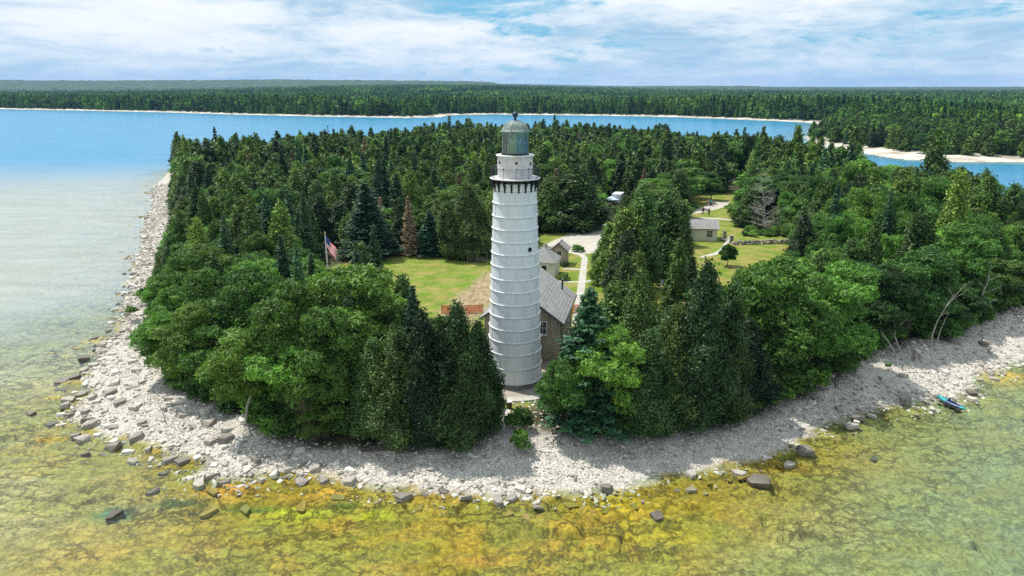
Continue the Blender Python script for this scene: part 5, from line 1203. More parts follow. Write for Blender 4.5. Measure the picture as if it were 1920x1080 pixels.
# boulders and slabs one by one
RK = {'pale': [slabrock(M_ROCK, random.uniform(.2, .34), random.choice([6, 7, 8])) for _ in range(9)],
      'grey': [slabrock(M_ROCKG, random.uniform(.24, .36), random.choice([6, 7, 8])) for _ in range(6)] + [hull(M_ROCKG, n=20, sc=(1, .8, .45), name='boulder')],
      'dark': [slabrock(M_ROCKD, .22, 9) for _ in range(3)], 'block': [hull(M_ROCKD, n=20, sc=(1, .7, .55), name='boulder')],
      'algae': [slabrock(M_ALGAE, .13, 8) for _ in range(5)]}
def boulder(kind, x, y, s_, label, group=None, nm='boulder', sink=.1, flatz=1.0):
    z_ = float(ground_h(np.array([x]), np.array([y]))[0]); o = link(nm, random.choice(RK[kind]), None, (x, y, -.03 - .07 * s_ if kind == 'algae' else z_ + s_ * (.14 - sink)))
    o.rotation_euler = (random.gauss(0, .1), random.gauss(0, .1), random.uniform(0, 6.28)); o.scale = (s_, s_, s_ * flatz); return tag(o, label, 'rock', group)
# (kind, px, py, size in metres, label)
BIG = [('block', 1423, 903, 1.9, 'black jagged boulder standing in the shallows of the front right shore'), ('grey', 1511, 848, 1.9, 'grey brown pointed boulder at the water edge right of the grey sand'),
 ('grey', 1387, 884, 1.5, 'brown boulder at the waterline left of the black jagged boulder'), ('grey', 1296, 889, 1.1, 'round grey stone on the lower edge of the grey sand'),
 ('grey', 1297, 912, 1.1, 'grey stone half in the algae below the round grey stone'), ('grey', 1696, 752, 2.0, 'largest flat grey boulder among the stones left of the kayak'), ('grey', 1610, 785, 1.6, 'grey slab second left of the kayak'),
 ('grey', 1594, 800, 1.5, 'grey slab beside the water left of the kayak'), ('grey', 1618, 770, 1.3, 'grey boulder above the grey slabs left of the kayak'), ('dark', 1822, 737, 1.3, 'dark rock at the lower tip of the kayak'), ('dark', 1841, 656, 1.3, 'dark squat boulder on the stones above the kayak'),
 ('grey', 1530, 755, 1.2, 'grey stone near the point of the right wood'), ('grey', 1480, 868, 1.3, 'grey slab under the pointed boulder'), ('dark', 1232, 964, 1.3, 'brown slab lying in the yellow shallows'), ('grey', 656, 905, 1.3, 'large grey stone on the front shore'),
 ('grey', 757, 938, 1.5, 'rounded pale brown boulder at the start of the yellow shelf'), ('dark', 832, 921, 1.1, 'dark-based block on the front waterline'), ('grey', 935, 940, 1.4, 'cracked brown block on the waterline below the ramp'), ('grey', 1138, 915, 1.1, 'grey stone at the waterline right of the ramp'),
 ('dark', 95, 789, 1.4, 'dark slab standing alone in the shallows off the left point'), ('dark', 58, 773, 1.4, 'leftmost dark ledge off the left point'), ('grey', 170, 797, 1.6, 'flat grey slab at the tip of the left point'), ('dark', 157, 672, 1.7, 'dark rock in the water left of the shore'), ('dark', 115, 713, 1.8, 'long dark ledge in the water off the left shore'),
 ('dark', 140, 706, 1.6, 'dark ledge right beside the long ledge off the left shore'), ('grey', 152, 738, 1.5, 'dark grey slab on the left water edge'), ('dark', 178, 634, 1.3, 'small dark ledge farther up the left shore'), ('grey', 228, 765, 1.4, 'large slab among the stones of the left point'), ('grey', 210, 748, 1.6, 'broad slab behind the large slab on the left point'),
 ('grey', 424, 831, 1.6, 'tilted grey block below the birch'), ('grey', 395, 830, 1.3, 'grey block left of the tilted block'), ('grey', 480, 868, 1.3, 'grey block near the water below the birch'), ('dark', 215, 962, 1.6, 'dark green submerged rock in the front left shallows'), ('algae', 390, 955, 1.7, 'orange slab with a dark edge in the left shallows'), ('algae', 565, 945, 1.6, 'ochre slab in the green algae'),
 ('algae', 460, 950, 1.5, 'brown-edged slab between the two ochre slabs'), ('dark', 1640, 855, 1.0, 'small dark green rock showing in the water on the right')]
for kind, fx, fy, s_, lab in BIG:
    x, y = at(fx, fy, .1); boulder(kind, x, y, s_, lab, None, sink=.02)
ORD = ['first', 'second', 'third', 'fourth', 'fifth', 'sixth', 'seventh', 'eighth', 'ninth', 'tenth', 'eleventh', 'twelfth', 'thirteenth', 'fourteenth', 'fifteenth', 'sixteenth', 'seventeenth', 'eighteenth', 'nineteenth', 'twentieth',
       'twenty-first', 'twenty-second', 'twenty-third', 'twenty-fourth', 'twenty-fifth', 'twenty-sixth', 'twenty-seventh', 'twenty-eighth', 'twenty-ninth', 'thirtieth'] + ['%d' % i for i in range(31, 200)]
SHZ = [(0, 150, 'beyond the left point'), (150, 230, 'on the left point'), (230, 300, 'under the outermost leafy tree'), (300, 370, 'left of the leaning birch'), (370, 440, 'just left below the birch'), (440, 500, 'right below the birch'), (500, 560, 'below the dark leafy tree'),
       (560, 640, 'below the light green bush'), (640, 720, 'below the brownish cedar'), (720, 800, 'below the front cedars'), (800, 880, 'below the yellow-green sapling'), (880, 950, 'below the ramp'), (950, 1030, 'below the bush in the gap'), (1030, 1120, 'below the dark spruce'),
       (1120, 1220, 'at the left end of the grey sand'), (1220, 1330, 'below the grey sand'), (1330, 1430, 'around the black boulder'), (1430, 1530, 'right of the black boulder'), (1530, 1640, 'below the right wood point'), (1640, 1740, 'left of the kayak'), (1740, 1830, 'beside the kayak'), (1830, 1925, 'on the far right shore')]
pool = []
tries = 0
while len(pool) < 262 and tries < 90000:
    tries += 1; x = random.uniform(-75, 62); y = random.uniform(-24, 60); s0 = float(sdist(np.array([x]), np.array([y]), ISLAND)[0])
    px_, py_, _ = proj(x, y, .2)
    if not (5 < px_ < 1915 and py_ < 1075): continue
    wide = px_ < 470 or px_ > 1500
    if not (-2.6 < s0 < (8.0 if wide else 3.8)): continue
    if (y > 15 or px_ > 640) and random.random() < .55: continue
    if inpoly(np.array([x]), np.array([y]), SAND)[0]: continue
    if random.random() > math.exp(-((s0 + .2) / 1.6) ** 2) + (.5 if wide and s0 > 0 else .12): continue
    s1 = random.uniform(.6, 1.4) * (1.15 if px_ < 700 else .95)
    if any((x - a_) ** 2 + (y - b_) ** 2 < ((s1 + c_) * .36) ** 2 for a_, b_, c_, _, _ in pool): continue
    kd = 'algae' if s0 < -1.0 else random.choice(['pale', 'pale', 'pale', 'pale', 'grey'])
    if s0 < -1.0 and px_ < 330: 
        if random.random() < .6: continue
        kd = 'dark' if random.random() < .6 else 'grey'
    pool.append((x, y, s1, kd, float(px_)))
CN = {'pale': 'pale limestone boulder', 'grey': 'grey limestone boulder', 'dark': 'dark wet boulder', 'algae': 'yellow-brown slab under the shallow water'}
for a_, b_, zn in SHZ:
    for kd in CN:
        row0 = sorted([p for p in pool if a_ <= p[4] < b_ and p[3] == kd], key=lambda p: -p[1]); nparts = 1 + len(row0) // 22
        names_ = [''] if nparts == 1 else (['far half', 'near half'] if nparts == 2 else ['far end', 'middle', 'near end', 'nearest rim', 'outermost rim'][:nparts])
        for part_i in range(nparts):
         row = sorted(row0[part_i * len(row0) // nparts:(part_i + 1) * len(row0) // nparts], key=lambda p: p[4]); zz_ = zn + (', ' + names_[part_i] if nparts > 1 else '')
         for i, (x, y, s1, _, _) in enumerate(row):
            pos_ = '' if len(row) == 1 else (', leftmost' if i == 0 else (', rightmost' if i == len(row) - 1 else ', %s from the left' % ORD[i]))
            boulder(kd, x, y, s1, CN[kd] + ' ' + zz_ + pos_, CN[kd].split()[0] + ' stones along the waterline', sink=.06)

# low growth along the wood's edge (nobody could count it)
bush = [broad(1.6, 1.0, 7, 90, size=.15, base=.0) for _ in range(3)] + [broad(1.4, .9, 6, 80, size=.14, base=0.0, m=L_LIGHT)]
P, I, G, T = [], [], [], []
for i in range(9000):
    x = random.uniform(-75, 75); y = random.uniform(-12, 60); f0 = float(sdist(np.array([x]), np.array([y]), FOREST)[0])
    if not (0.2 < f0 < 4.5) or inpoly(np.array([x]), np.array([y]), LAWN_L)[0] or (-3.5 < x < 6 and y < 8): continue
    s1 = random.uniform(.6, 1.5); P.append((x, y, 1.0)); I.append(random.choice([0, 1, 2, 0, 1, 2, 3] if random.random() < .5 else [0, 1, 2])); G.append((s1 * 1.2, s1 * 1.2, s1)); T.append((0, 0, random.uniform(0, 6.28)))
for poly, cnt_ in (([(1395, 438), (1490, 430), (1510, 448), (1400, 444)], 40),):
    for i in range(cnt_):
        qx = random.uniform(1395, 1510); qy = random.uniform(430, 444); x, y = at(qx, qy); P.append((x, y, 1.1)); I.append(random.choice([0, 3])); G.append((1.1, 1.1, .7)); T.append((0, 0, random.random() * 6))
gn_scatter('undergrowth', P, I, G, T, bush)
def shrub(px_, py_, wd, h, label, i=0, light=False):
    x, y = at(px_, py_); o = link('bush', bush[3 if light else i % 3], None, (x, y, G0 - .05)); o.scale = (wd / 2.1, wd / 2.1, h / 1.5); return tag(o, label, 'bush')
shrub(973, 808, 2.5, 2.0, 'dark green bush in the stony gap, upper one', 0); shrub(975, 842, 2.0, 1.6, 'dark green bush in the stony gap, lower one', 1)
shrub(1056, 524, 2.4, 1.0, 'low dark bush beside the white oil house', 1); shrub(1059, 500, 1.5, .8, 'small dark bush beside the privy'); shrub(1080, 472, 2.4, 1.2, 'pale-leaved bush at the edge of the gravel drive', 2); shrub(1091, 472, 1.3, .9, 'little bush next to the pale-leaved bush at the drive', 1)
shrub(1020, 480, 2.4, 1.3, 'green bush behind the oil house roof', 0, True); shrub(265, 560, 2.6, 1.5, 'yellow-green bush on the left shore stones', 0, True); shrub(245, 590, 2.2, 1.2, 'second yellow-green bush lower on the left shore', 3, True); shrub(1666, 690, .9, .6, 'tiny yellow-green plant on the stones below the leaning stems', 0, True)
shrub(1315, 440, .8, 1.6, 'small dark shrub against the outbuilding wall', 2)

# bare and dead trees
def dead(px_, py_, ty, label, levels, nbr, r0, spread=.8, lean=0., droop=0., m=M_DEAD, nm='dead_tree', seed=1, start=.25, rz=0):
    x, y = at(px_, py_); zt = CAM[2] - (y - CAM[1]) * math.tan(PITCH + math.atan((ty - 540) / FOC)); H = zt - G0
    o = link(nm, limb_tree(H, spread, levels, nbr, r0, m, nm, lean, droop, seed, start), None, (x, y, G0), rz); return tag(o, label, 'dead tree' if nm == 'dead_tree' else 'tree')
DT = dead(1432, 438, 322, 'big grey leafless tree with drooping twigs behind the stone wall', 3, [44, 13, 6], .17, 1.0, 0, .4, seed=3, start=.08)
DT.scale = (.68, .68, 1)
dead(1494, 425, 352, 'grey bare tree right of the big leafless tree', 3, [30, 11, 5], .12, 1.1, 0, .2, seed=5, start=.15)
dead(1293, 374, 338, 'small rounded grey bare tree near the gravel yard', 3, [18, 10, 6], .10, .9, 0, -.3, seed=6, start=.1)
dead(1692, 662, 570, 'leaning pale dead stem on the right shore, left of its pair', 1, [5], .13, .5, -.42, 0, M_BIRCH, seed=8, start=.4)
dead(1683, 668, 600, 'shorter leaning pale dead stem of the pair on the right shore', 1, [4], .11, .5, -.5, 0, M_BIRCH, seed=18, start=.4)
dead(1745, 650, 510, 'pale slim stem standing upright in the right wood edge', 2, [5, 3], .12, .6, -.05, 0, M_BIRCH, seed=9, start=.4)
dead(1752, 648, 580, 'pale stem leaning right beside the upright one', 2, [4, 2], .10, .5, .25, 0, M_BIRCH, seed=10, start=.5)
dead(1822, 612, 505, 'white forked dead tree at the right end of the wood', 2, [7, 4], .17, .8, .22, 0, M_BIRCH, seed=11, start=.3)
dead(1545, 640, 515, 'thin pale bare branches sticking out of the right leafy trees', 2, [5, 3], .09, .9, .2, 0, M_BIRCH, seed=12, start=.4)
dead(312, 792, 735, 'thin driftwood pole stuck upright in the left shore stones', 1, [2], .05, .6, -.15, 0, M_DEAD, seed=13, start=.4)
dead(595, 335, 320, 'pale dead treetop in the left wood', 2, [12, 4], .12, .8, 0, .1, seed=14)
dead(600, 380, 330, 'grey dead tree above the flag', 3, [22, 5, 2], .14, .9, 0, .2, seed=15)
dead(590, 822, 700, 'brown bare twiggy thicket in the shaded gap of the front left wood', 3, [26, 9, 5], .07, 1.1, 0, -.1, M_TWIG := mat('brown_twigs', (.13, .09, .065), .9, .3, 5), seed=31, start=.02)
def log(px_, py_, L, r_, rz, label, m=M_DEAD):
    x, y = at(px_, py_, .9); z_ = float(ground_h(np.array([x]), np.array([y]))[0]); q = MB()
    q.tube([(-L / 2, 0, .05), (-L * .1, .1, .08), (L * .2, 0, .1), (L / 2, -.1, .06)], [r_, r_ * .9, r_ * .75, r_ * .4], 7); q.tube([(L * .2, 0, .1), (L * .35, .35, .35)], [r_ * .4, r_ * .15], 4)
    o = q.build('driftwood_log', m, None, (x, y, z_ + r_ * .3), rz=rz); return tag(o, label, 'log')
log(355, 758, 4.5, .12, .1, 'long driftwood log along the foot of the left wood'); log(325, 742, 2.2, .08, .9, 'short driftwood branch near the left wood'); log(730, 843, 5.0, .12, -.08, 'dark fallen log at the foot of the front cedars', M_BARK)
o = link('brush_pile', limb_tree(1.2, 1.6, 3, [14, 6, 3], .06, M_BROWNWOOD := mat('reddish_dead_twigs', (.16, .085, .06), .9, .3, 5), seed=21, start=.0), None, (*at(1713, 672), G0 - .1)); tag(o, 'reddish brown heap of dead twigs on the right stones', 'brush')

# ------------------------------------------------------------------ man-made small things
fx, fy = -25.9, 26.6
q = MB(); q.tube([(0, 0, 0), (0, 0, 5), (0, 0, 10.2)], [.13, .11, .07], 8)
fp = thing('flagpole', 'slender white flagpole rising behind the rounded trees on the left', 'flagpole', (fx, fy, G0)); q.build('pole', M_TRIM, fp)
q = MB(); q.lathe([(0, 10.2), (.09, 10.25), (.12, 10.33), (.08, 10.42), (0, 10.45)], 10); q.build('finial', mat('gilt', (.6, .45, .12), .3, metal=1.0), fp, smooth=True)
def clothmat(name, c):
    m = bpy.data.materials.new(name); m.use_nodes = True; m.node_tree.nodes.clear(); t = NT(m.node_tree); d = t.n('ShaderNodeBsdfDiffuse'); t.set(d.inputs[0], c); r_ = t.n('ShaderNodeBsdfTranslucent'); t.set(r_.inputs[0], c)
    mx = t.n('ShaderNodeMixShader', i_0=.5); t.set(mx.inputs[1], d.outputs[0]); t.set(mx.inputs[2], r_.outputs[0]); o = t.n('ShaderNodeOutputMaterial'); t.set(o.inputs[0], mx.outputs[0]); return m
M_RED = clothmat('flag_red', (.75, .02, .06)); M_WH = clothmat('flag_white', (.9, .88, .88)); M_BLU = clothmat('flag_blue', (.02, .05, .25))
nx_, nz_ = 30, 26; Hf, Lf = 1.7, 3.0; V = []; Fs = []; Mi = []
for j in range(nz_ + 1):
    for i in range(nx_ + 1):
        u_ = i / nx_; v_ = j / nz_; x_ = u_ * Lf * .50 * (1 - .1 * v_); z_ = -v_ * Hf - u_ * Lf * .62 - .15 * u_ * v_; y_ = .16 * math.sin(u_ * 9 + v_ * 2) * u_ + .06 * math.sin(v_ * 8)
        V.append((x_ + .07, y_, z_))
for j in range(nz_):
    for i in range(nx_):
        a_ = j * (nx_ + 1) + i; Fs.append((a_, a_ + nx_ + 1, a_ + nx_ + 2, a_ + 1)); st_ = j // 2
        Mi.append(2 if (st_ < 7 and i < nx_ * .4) else (0 if st_ % 2 == 0 else 1))
me = np_mesh('flag', V, Fs, [M_RED, M_WH, M_BLU], midx=Mi, smooth=True)
fl = link('flag', me, None, (fx, fy, G0 + 9.95), R(-12)); tag(fl, 'red and white striped flag with starred blue corner drooping from the white pole', 'flag')
q = MB()
for r_ in range(9):
    for c_ in range(6 if r_ % 2 == 0 else 5):
        u_ = (.4 / 12) * (1 + 2 * c_ + (r_ % 2)); v_ = (7 / 13) * (r_ + 1) / 10; x_ = u_ * Lf * .50 * (1 - .1 * v_) + .07; z_ = -v_ * Hf - u_ * Lf * .62 - .15 * u_ * v_; y_ = .16 * math.sin(u_ * 9 + v_ * 2) * u_ + .06 * math.sin(v_ * 8)
        pts = [(x_ + (.03 if k % 2 == 0 else .012) * math.sin(k * math.pi / 5), y_ - .012, z_ + (.03 if k % 2 == 0 else .012) * math.cos(k * math.pi / 5)) for k in range(10)]
        q.add(pts, [tuple(range(10))])
tag(q.build('stars', M_WH, fl), kind='stuff')

M_ORANGE = mat('orange_plastic_mesh', (.80, .13, .035), .6, .15, 4)
def orange_fence(pts, label, h=1.15):
    P = [at(*p) for p in pts]; o = thing('safety_fence', label, 'fence', (*P[0], G0)); ox_, oy_ = P[0]
    for x_, y_ in P: q = MB(); q.tube([(x_ - ox_, y_ - oy_, 0), (x_ - ox_, y_ - oy_, h + .15)], .035, 5); q.build('post', M_DTRIM, o)
    for (x1, y1), (x2, y2) in zip(P, P[1:]):
        q = MB(); d_ = Vector((x2 - x1, y2 - y1, 0)); L_ = d_.length; d_.normalize(); n_ = int(L_ / .16)
        for i in range(n_):
            a_ = Vector((x1 - ox_, y1 - oy_, 0)) + d_ * (i * .16); q.box((a_.x, a_.y, h / 2 + .05), (.07, .02, h), rz=math.atan2(d_.y, d_.x))
        for zz in (.12, .36, .6, .84, 1.08): q.box(((x1 + x2) / 2 - ox_, (y1 + y2) / 2 - oy_, zz), (L_, .03, .10), rz=math.atan2(d_.y, d_.x))
        q.build('fence_mesh', M_ORANGE, o)
orange_fence([(828, 588), (850, 588), (872, 588), (905, 586)], 'orange plastic safety fence across the dirt track left of the lighthouse'); orange_fence([(1062, 588), (1090, 586)], 'short orange plastic fence at the near end of the white path')
# bin on the paving edge
bx_, by_ = at(955, 766); bn = thing('trash_bin', 'small brown waste barrel where the ramp meets the paving', 'bin', (bx_, by_, G0)); M_BIN = mat('rusty_bin', (.10, .06, .04), .7, .3, 6)
q = MB(); q.lathe([(0, 0), (.22, 0), (.27, .35), (.25, .72)], 12); q.build('barrel', M_BIN, bn, smooth=True); q = MB(); q.lathe([(.29, .72), (.29, .78), (0, .83)], 12); q.build('lid', M_TRIM, bn)
# swing frames at the back of the lawn
M_WOOD = mat('grey_weathered_wood', (.20, .175, .15), .9, .3, 5)
def swing(px_, py_, label):
    x, y = at(px_, py_); o = thing('garden_swing', label, 'swing', (x, y, G0), .1)
    for s_ in (-.9, .9):
        for e_ in (-.5, .5): q = MB(); q.tube([(s_, e_, 0), (s_, 0, 1.9)], .05, 5); q.build('leg', M_WOOD, o)
    q = MB(); q.tube([(-1.0, 0, 1.9), (1.0, 0, 1.9)], .05, 5); q.build('crossbar', M_WOOD, o)
    for i in range(4): q = MB(); q.box((0, -.2 + i * .12, .5), (1.4, .09, .03)); q.build('seat_slat', M_WOOD, o)
    for i in range(3): q = MB(); q.box((0, .25, .62 + i * .14), (1.4, .03, .09)); q.build('back_slat', M_WOOD, o)
    for s_ in (-.65, .65): q = MB(); q.tube([(s_, 0, .5), (s_, 0, 1.9)], .015, 4); q.build('hanger', M_BLACK, o)
swing(886, 492, 'wooden garden swing under the trees behind the lawn, left one'); swing(904, 493, 'wooden garden swing nearest the lighthouse behind the lawn')
def picnic(px_, py_, rz, label):
    x, y = at(px_, py_); o = thing('picnic_table', label, 'picnic table', (x, y, G0), rz)
    for i in range(5): q = MB(); q.box((0, -.32 + i * .16, .74), (1.9, .145, .04)); q.build('tabletop_plank', M_TABLE, o)
    for s_ in (-1, 1):
        for k in range(2): q = MB(); q.box((0, s_ * (.66 + .15 * k), .45), (1.9, .135, .04)); q.build('bench_plank', M_TABLE, o)
        q = MB(); q.box((s_ * .65, 0, .69), (.08, .74, .08)); q.build('cleat', M_TABLE, o)
        q = MB(); q.box((s_ * .65, 0, .41), (.08, 1.6, .08)); q.build('brace', M_TABLE, o)
        for e_ in (-1, 1): q = MB(); q.tube([(s_ * .7, e_ * .6, 0), (s_ * .7, e_ * .22, .7)], .05, 4); q.build('leg', M_TABLE, o)
    return x, y
M_TABLE = mat('silvery_table_wood', (.42, .40, .37), .85, .3, 6)
t1 = picnic(1242, 541, .35, 'grey wooden picnic table under the middle clump, nearer one'); t2 = picnic(1238, 528, .2, 'picnic table behind the nearer one in the tree shade')
# white trailer and canopy
tx, ty = at(1158, 384); tr = thing('box_trailer', 'white box trailer half hidden among the light green trees', 'trailer', (tx, ty, G0), R(-20)); M_TRL = mat('trailer_white', (.74, .78, .80), .45, .06, 2)
q = MB(); q.box((0, 0, 1.9), (2.3, 4.6, 2.3)); q.build('box', M_TRL, tr); q = MB(); q.box((0, 0, 3.08), (2.4, 4.7, .06)); q.build('roof', M_TRL, tr); q = MB(); q.box((0, 0, .66), (1.9, 4.7, .16)); q.tube([(0, -2.3, .6), (0, -3.4, .6)], .06, 5); q.build('chassis', M_BLACK, tr)
for s_ in (-1, 1):
    for y_ in (-.45, .45):
        wl_ = link('wheel', None, tr, (s_ * 1.05, y_, .36)); wl_.rotation_euler = (0, R(90), 0)
        q = MB(); q.lathe([(.2, -.1), (.34, -.1), (.36, 0), (.34, .1), (.2, .1)], 16); q.build('tyre', M_BLACK, wl_); q = MB(); q.lathe([(0, .06), (.2, .1), (.2, -.1), (0, -.06)], 12); q.build('rim', M_TRIM, wl_)
q = MB(); q.box((0, -2.33, 1.8), (1.9, .04, 1.9)); q.build('door', M_TRL, tr); q = MB(); q.box((.6, -2.37, 1.7), (.06, .05, .5)); q.build('latch', M_BLACK, tr)
cx, cy = at(1146, 388); cn = thing('canopy_tent', 'low pale blue canopy tent left of the white trailer', 'tent', (cx, cy, G0), .3)
q = MB(); q.add([(-1.5, -1.5, 2.0), (1.5, -1.5, 2.0), (1.5, 1.5, 2.0), (-1.5, 1.5, 2.0), (0, 0, 2.8)], [(0, 1, 4), (1, 2, 4), (2, 3, 4), (3, 0, 4)]); q.build('canopy_cloth', mat('pale_blue_cloth', (.50, .62, .70), .8), cn)
for s_ in (-1.45, 1.45):
    for e_ in (-1.45, 1.45): q = MB(); q.tube([(s_, e_, 0), (s_, e_, 2.0)], .03, 5); q.build('leg', M_TRIM, cn)
# dry stone wall
a_ = Vector((*at(1374, 459), 0)); b_ = Vector((*at(1487, 456), 0)); wv_ = thing('stone_wall', 'low dry stone wall of grey rubble along the back of the right lawn', 'wall', (a_.x, a_.y, G0))
ws_ = [hull(M_WALLST := rockmat('wall_stone', [(0, (.10, .09, .085)), (.5, (.24, .22, .20)), (1, (.50, .47, .44))]), n=14, sc=(1, .8, .6), name='stone')] + [hull(M_WALLST, n=14, sc=(1, .7, .7), name='stone') for _ in range(4)]
for i in range(170):
    u_ = random.random(); lay = random.choice([0, 0, 1, 1, 2]); p = (b_ - a_) * u_; o = link('stone', random.choice(ws_), wv_, (p.x + random.gauss(0, .1), p.y + random.uniform(-.45, .45) * (1 - lay * .22), .15 + lay * .27)); s_ = random.uniform(.35, .62); o.scale = (s_, s_, s_); o.rotation_euler = (random.gauss(0, .3), random.gauss(0, .3), random.random() * 6)
for i, (px_, py_) in enumerate([(1358, 447), (1371, 455)]):
    x, y = at(px_, py_); q = MB(); q.box((0, 0, .65), (.55, .55, 1.5)); gp = q.build('gate_pillar', M_WALLST, None, (x, y, G0)); tag(gp, ['squat stone pillar left of the footpath by the wall', 'stone pillar where the dry stone wall begins'][i], 'pillar'); q = MB(); q.box((0, 0, 1.44), (.7, .7, .1)); q.build('cap', M_WALLST, gp)
# kayak
kx, ky = at(1786, 741); kz = .35; kk = thing('kayak', 'turquoise and dark blue kayak pulled up at the right water edge', 'kayak', (kx, ky, .18), 0)
p0 = Vector(at(1760, 726, .4)); p1 = Vector(at(1812, 752, .2)); dk = p1 - p0; kk.rotation_euler = (0, R(2), math.atan2(dk.y, dk.x)); LK = dk.length * 1.02
M_TEAL = mat('turquoise_plastic', (.005, .33, .36), .35, .1, 3, spec=.5); M_NAVY = mat('navy_plastic', (.006, .03, .14), .35, .1, 3, spec=.5)
V = []; Fq = []; Mq = []; ns_, nc_ = 22, 12
for i in range(ns_ + 1):
    u_ = i / ns_; w_ = .37 * max(.02, (1 - abs(2 * u_ - 1) ** 2.6)); r_ = .10 * abs(2 * u_ - 1) ** 2.5
    for k in range(nc_):
        a_ = 2 * math.pi * k / nc_; zz = math.sin(a_); V.append(((u_ - .5) * LK, w_ * math.cos(a_), .18 + r_ + (.17 * zz if zz > 0 else .19 * zz) * (w_ / .37) ** .5))
for i in range(ns_):
    for k in range(nc_): Fq.append((i * nc_ + k, (i + 1) * nc_ + k, (i + 1) * nc_ + (k + 1) % nc_, i * nc_ + (k + 1) % nc_)); Mq.append(1 if .38 < (i + .5) / ns_ < .82 else 0)
me = np_mesh('hull', V, Fq, [M_TEAL, M_NAVY], midx=Mq, smooth=True); link('hull', me, kk)
q = MB(); q.lathe([(.30, .33), (.33, .37), (.26, .38), (.22, .34), (0, .26)], 16); ck = q.build('cockpit', M_BLACK, kk, (.1, 0, 0)); ck.scale = (1.5, .7, 1); q = MB(); q.box((0, 0, 0), (.35, .3, .08)); q.box((-.18, 0, .12), (.06, .3, .25)); q.build('seat', M_NAVY, kk, (-.05, 0, .36))
# causeway: mast and timber heap
mx_, my_ = at(1746, 299, 1.0); q = MB(); q.tube([(0, 0, -.5), (.3, 0, 5.5), (.55, 0, 11.2)], [.14, .11, .06], 7); ms = q.build('mast', M_DEAD, None, (mx_, my_, 1.0)); tag(ms, 'tall leaning bare mast on the white causeway beach', 'mast')
q = MB(); q.tube([(.5, -.5, 10.2), (.5, .5, 10.2)], .04, 4); q.build('crosstree', M_DEAD, ms); 
for i in range(9):
    x, y = at(1730 + random.uniform(-10, 30), 302 + random.uniform(-1, 1.5), .9); q = MB(); L_ = random.uniform(1.5, 3.5); q.tube([(-L_ / 2, 0, 0), (L_ / 2, random.uniform(-.4, .4), random.uniform(-.1, .5))], [.25, .16], 6)
    tag(q.build('driftwood_log', M_DEAD if i % 2 else M_BARK, None, (x, y, .9 + .35 * (i % 3)), rz=random.uniform(-1.6, 1.6)), 'weathered timber in the heap at the foot of the mast', 'log', 'timber heap on the causeway')
# buoy
bx_, by_ = at(615, 247, 0); q = MB(); q.lathe([(0, -.3), (.9, -.2), (1.0, .3), (.4, .8), (.16, 1.0)], 12); bo = q.build('buoy', M_DTRIM, None, (bx_, by_, 0)); tag(bo, 'lone dark channel marker out on the blue water', 'buoy'); q = MB(); q.tube([(0, 0, .9), (.1, 0, 4.6)], .22, 6); q.box((.1, 0, 4.2), (.9, .1, 1.1)); q.build('marker_post', M_DTRIM, bo)
# mansion across the bay
hx, hy = at(637, 214, 2); hy += 10; mn = thing('mansion', 'tall grey and white stacked house on the far shore', 'house', (hx, hy, 2.5), R(8)); M_HW = mat('grey_white_siding', (.52, .55, .58), .8, .12, .3); M_HR = mat('slate_roof', (.16, .18, .20), .8, .2, .4)
def block(x_, w_, d_, z0, h_, nwin, roof=True):
    q = MB(); q.box((x_, 0, z0 + h_ / 2), (w_, d_, h_)); b_ = q.build('wall', M_HW, mn)
    if roof: q = MB(); q.add([(x_ - w_ / 2 - .6, -d_ / 2 - .6, z0 + h_), (x_ + w_ / 2 + .6, -d_ / 2 - .6, z0 + h_), (x_ + w_ / 2 + .6, d_ / 2 + .6, z0 + h_), (x_ - w_ / 2 - .6, d_ / 2 + .6, z0 + h_), (x_ - w_ / 5, 0, z0 + h_ + 2.2), (x_ + w_ / 5, 0, z0 + h_ + 2.2)], [(0, 1, 5, 4), (1, 2, 5), (2, 3, 4, 5), (3, 0, 4), (3, 2, 1, 0)]); q.build('roof', M_HR, mn)
    for i in range(nwin):
        q = MB(); q.box((x_ - w_ / 2 + w_ * (i + .5) / nwin, -d_ / 2 - .05, z0 + h_ * .55), (w_ / nwin * .6, .12, h_ * .5)); wn = q.build('window', M_TRIM, mn); q = MB(); q.box((x_ - w_ / 2 + w_ * (i + .5) / nwin, -d_ / 2 - .12, z0 + h_ * .55), (w_ / nwin * .5, .04, h_ * .42)); q.build('pane', M_PANE, wn)
block(-3, 13, 9, 0, 4, 5, False); block(-2, 11, 8, 4.0, 3.2, 4); block(4.5, 6, 9, 0, 8.5, 2, False); block(4.5, 5, 7, 8.5, 3.2, 2)
q = MB(); q.box((0, -6.2, 4.05), (15, 3, .25)); q.build('balcony', M_TRIM, mn)
q = MB(); q.box((2.5, 1, 10.5), (1.2, 1.2, 4)); q.build('chimney', M_WALLST, mn)

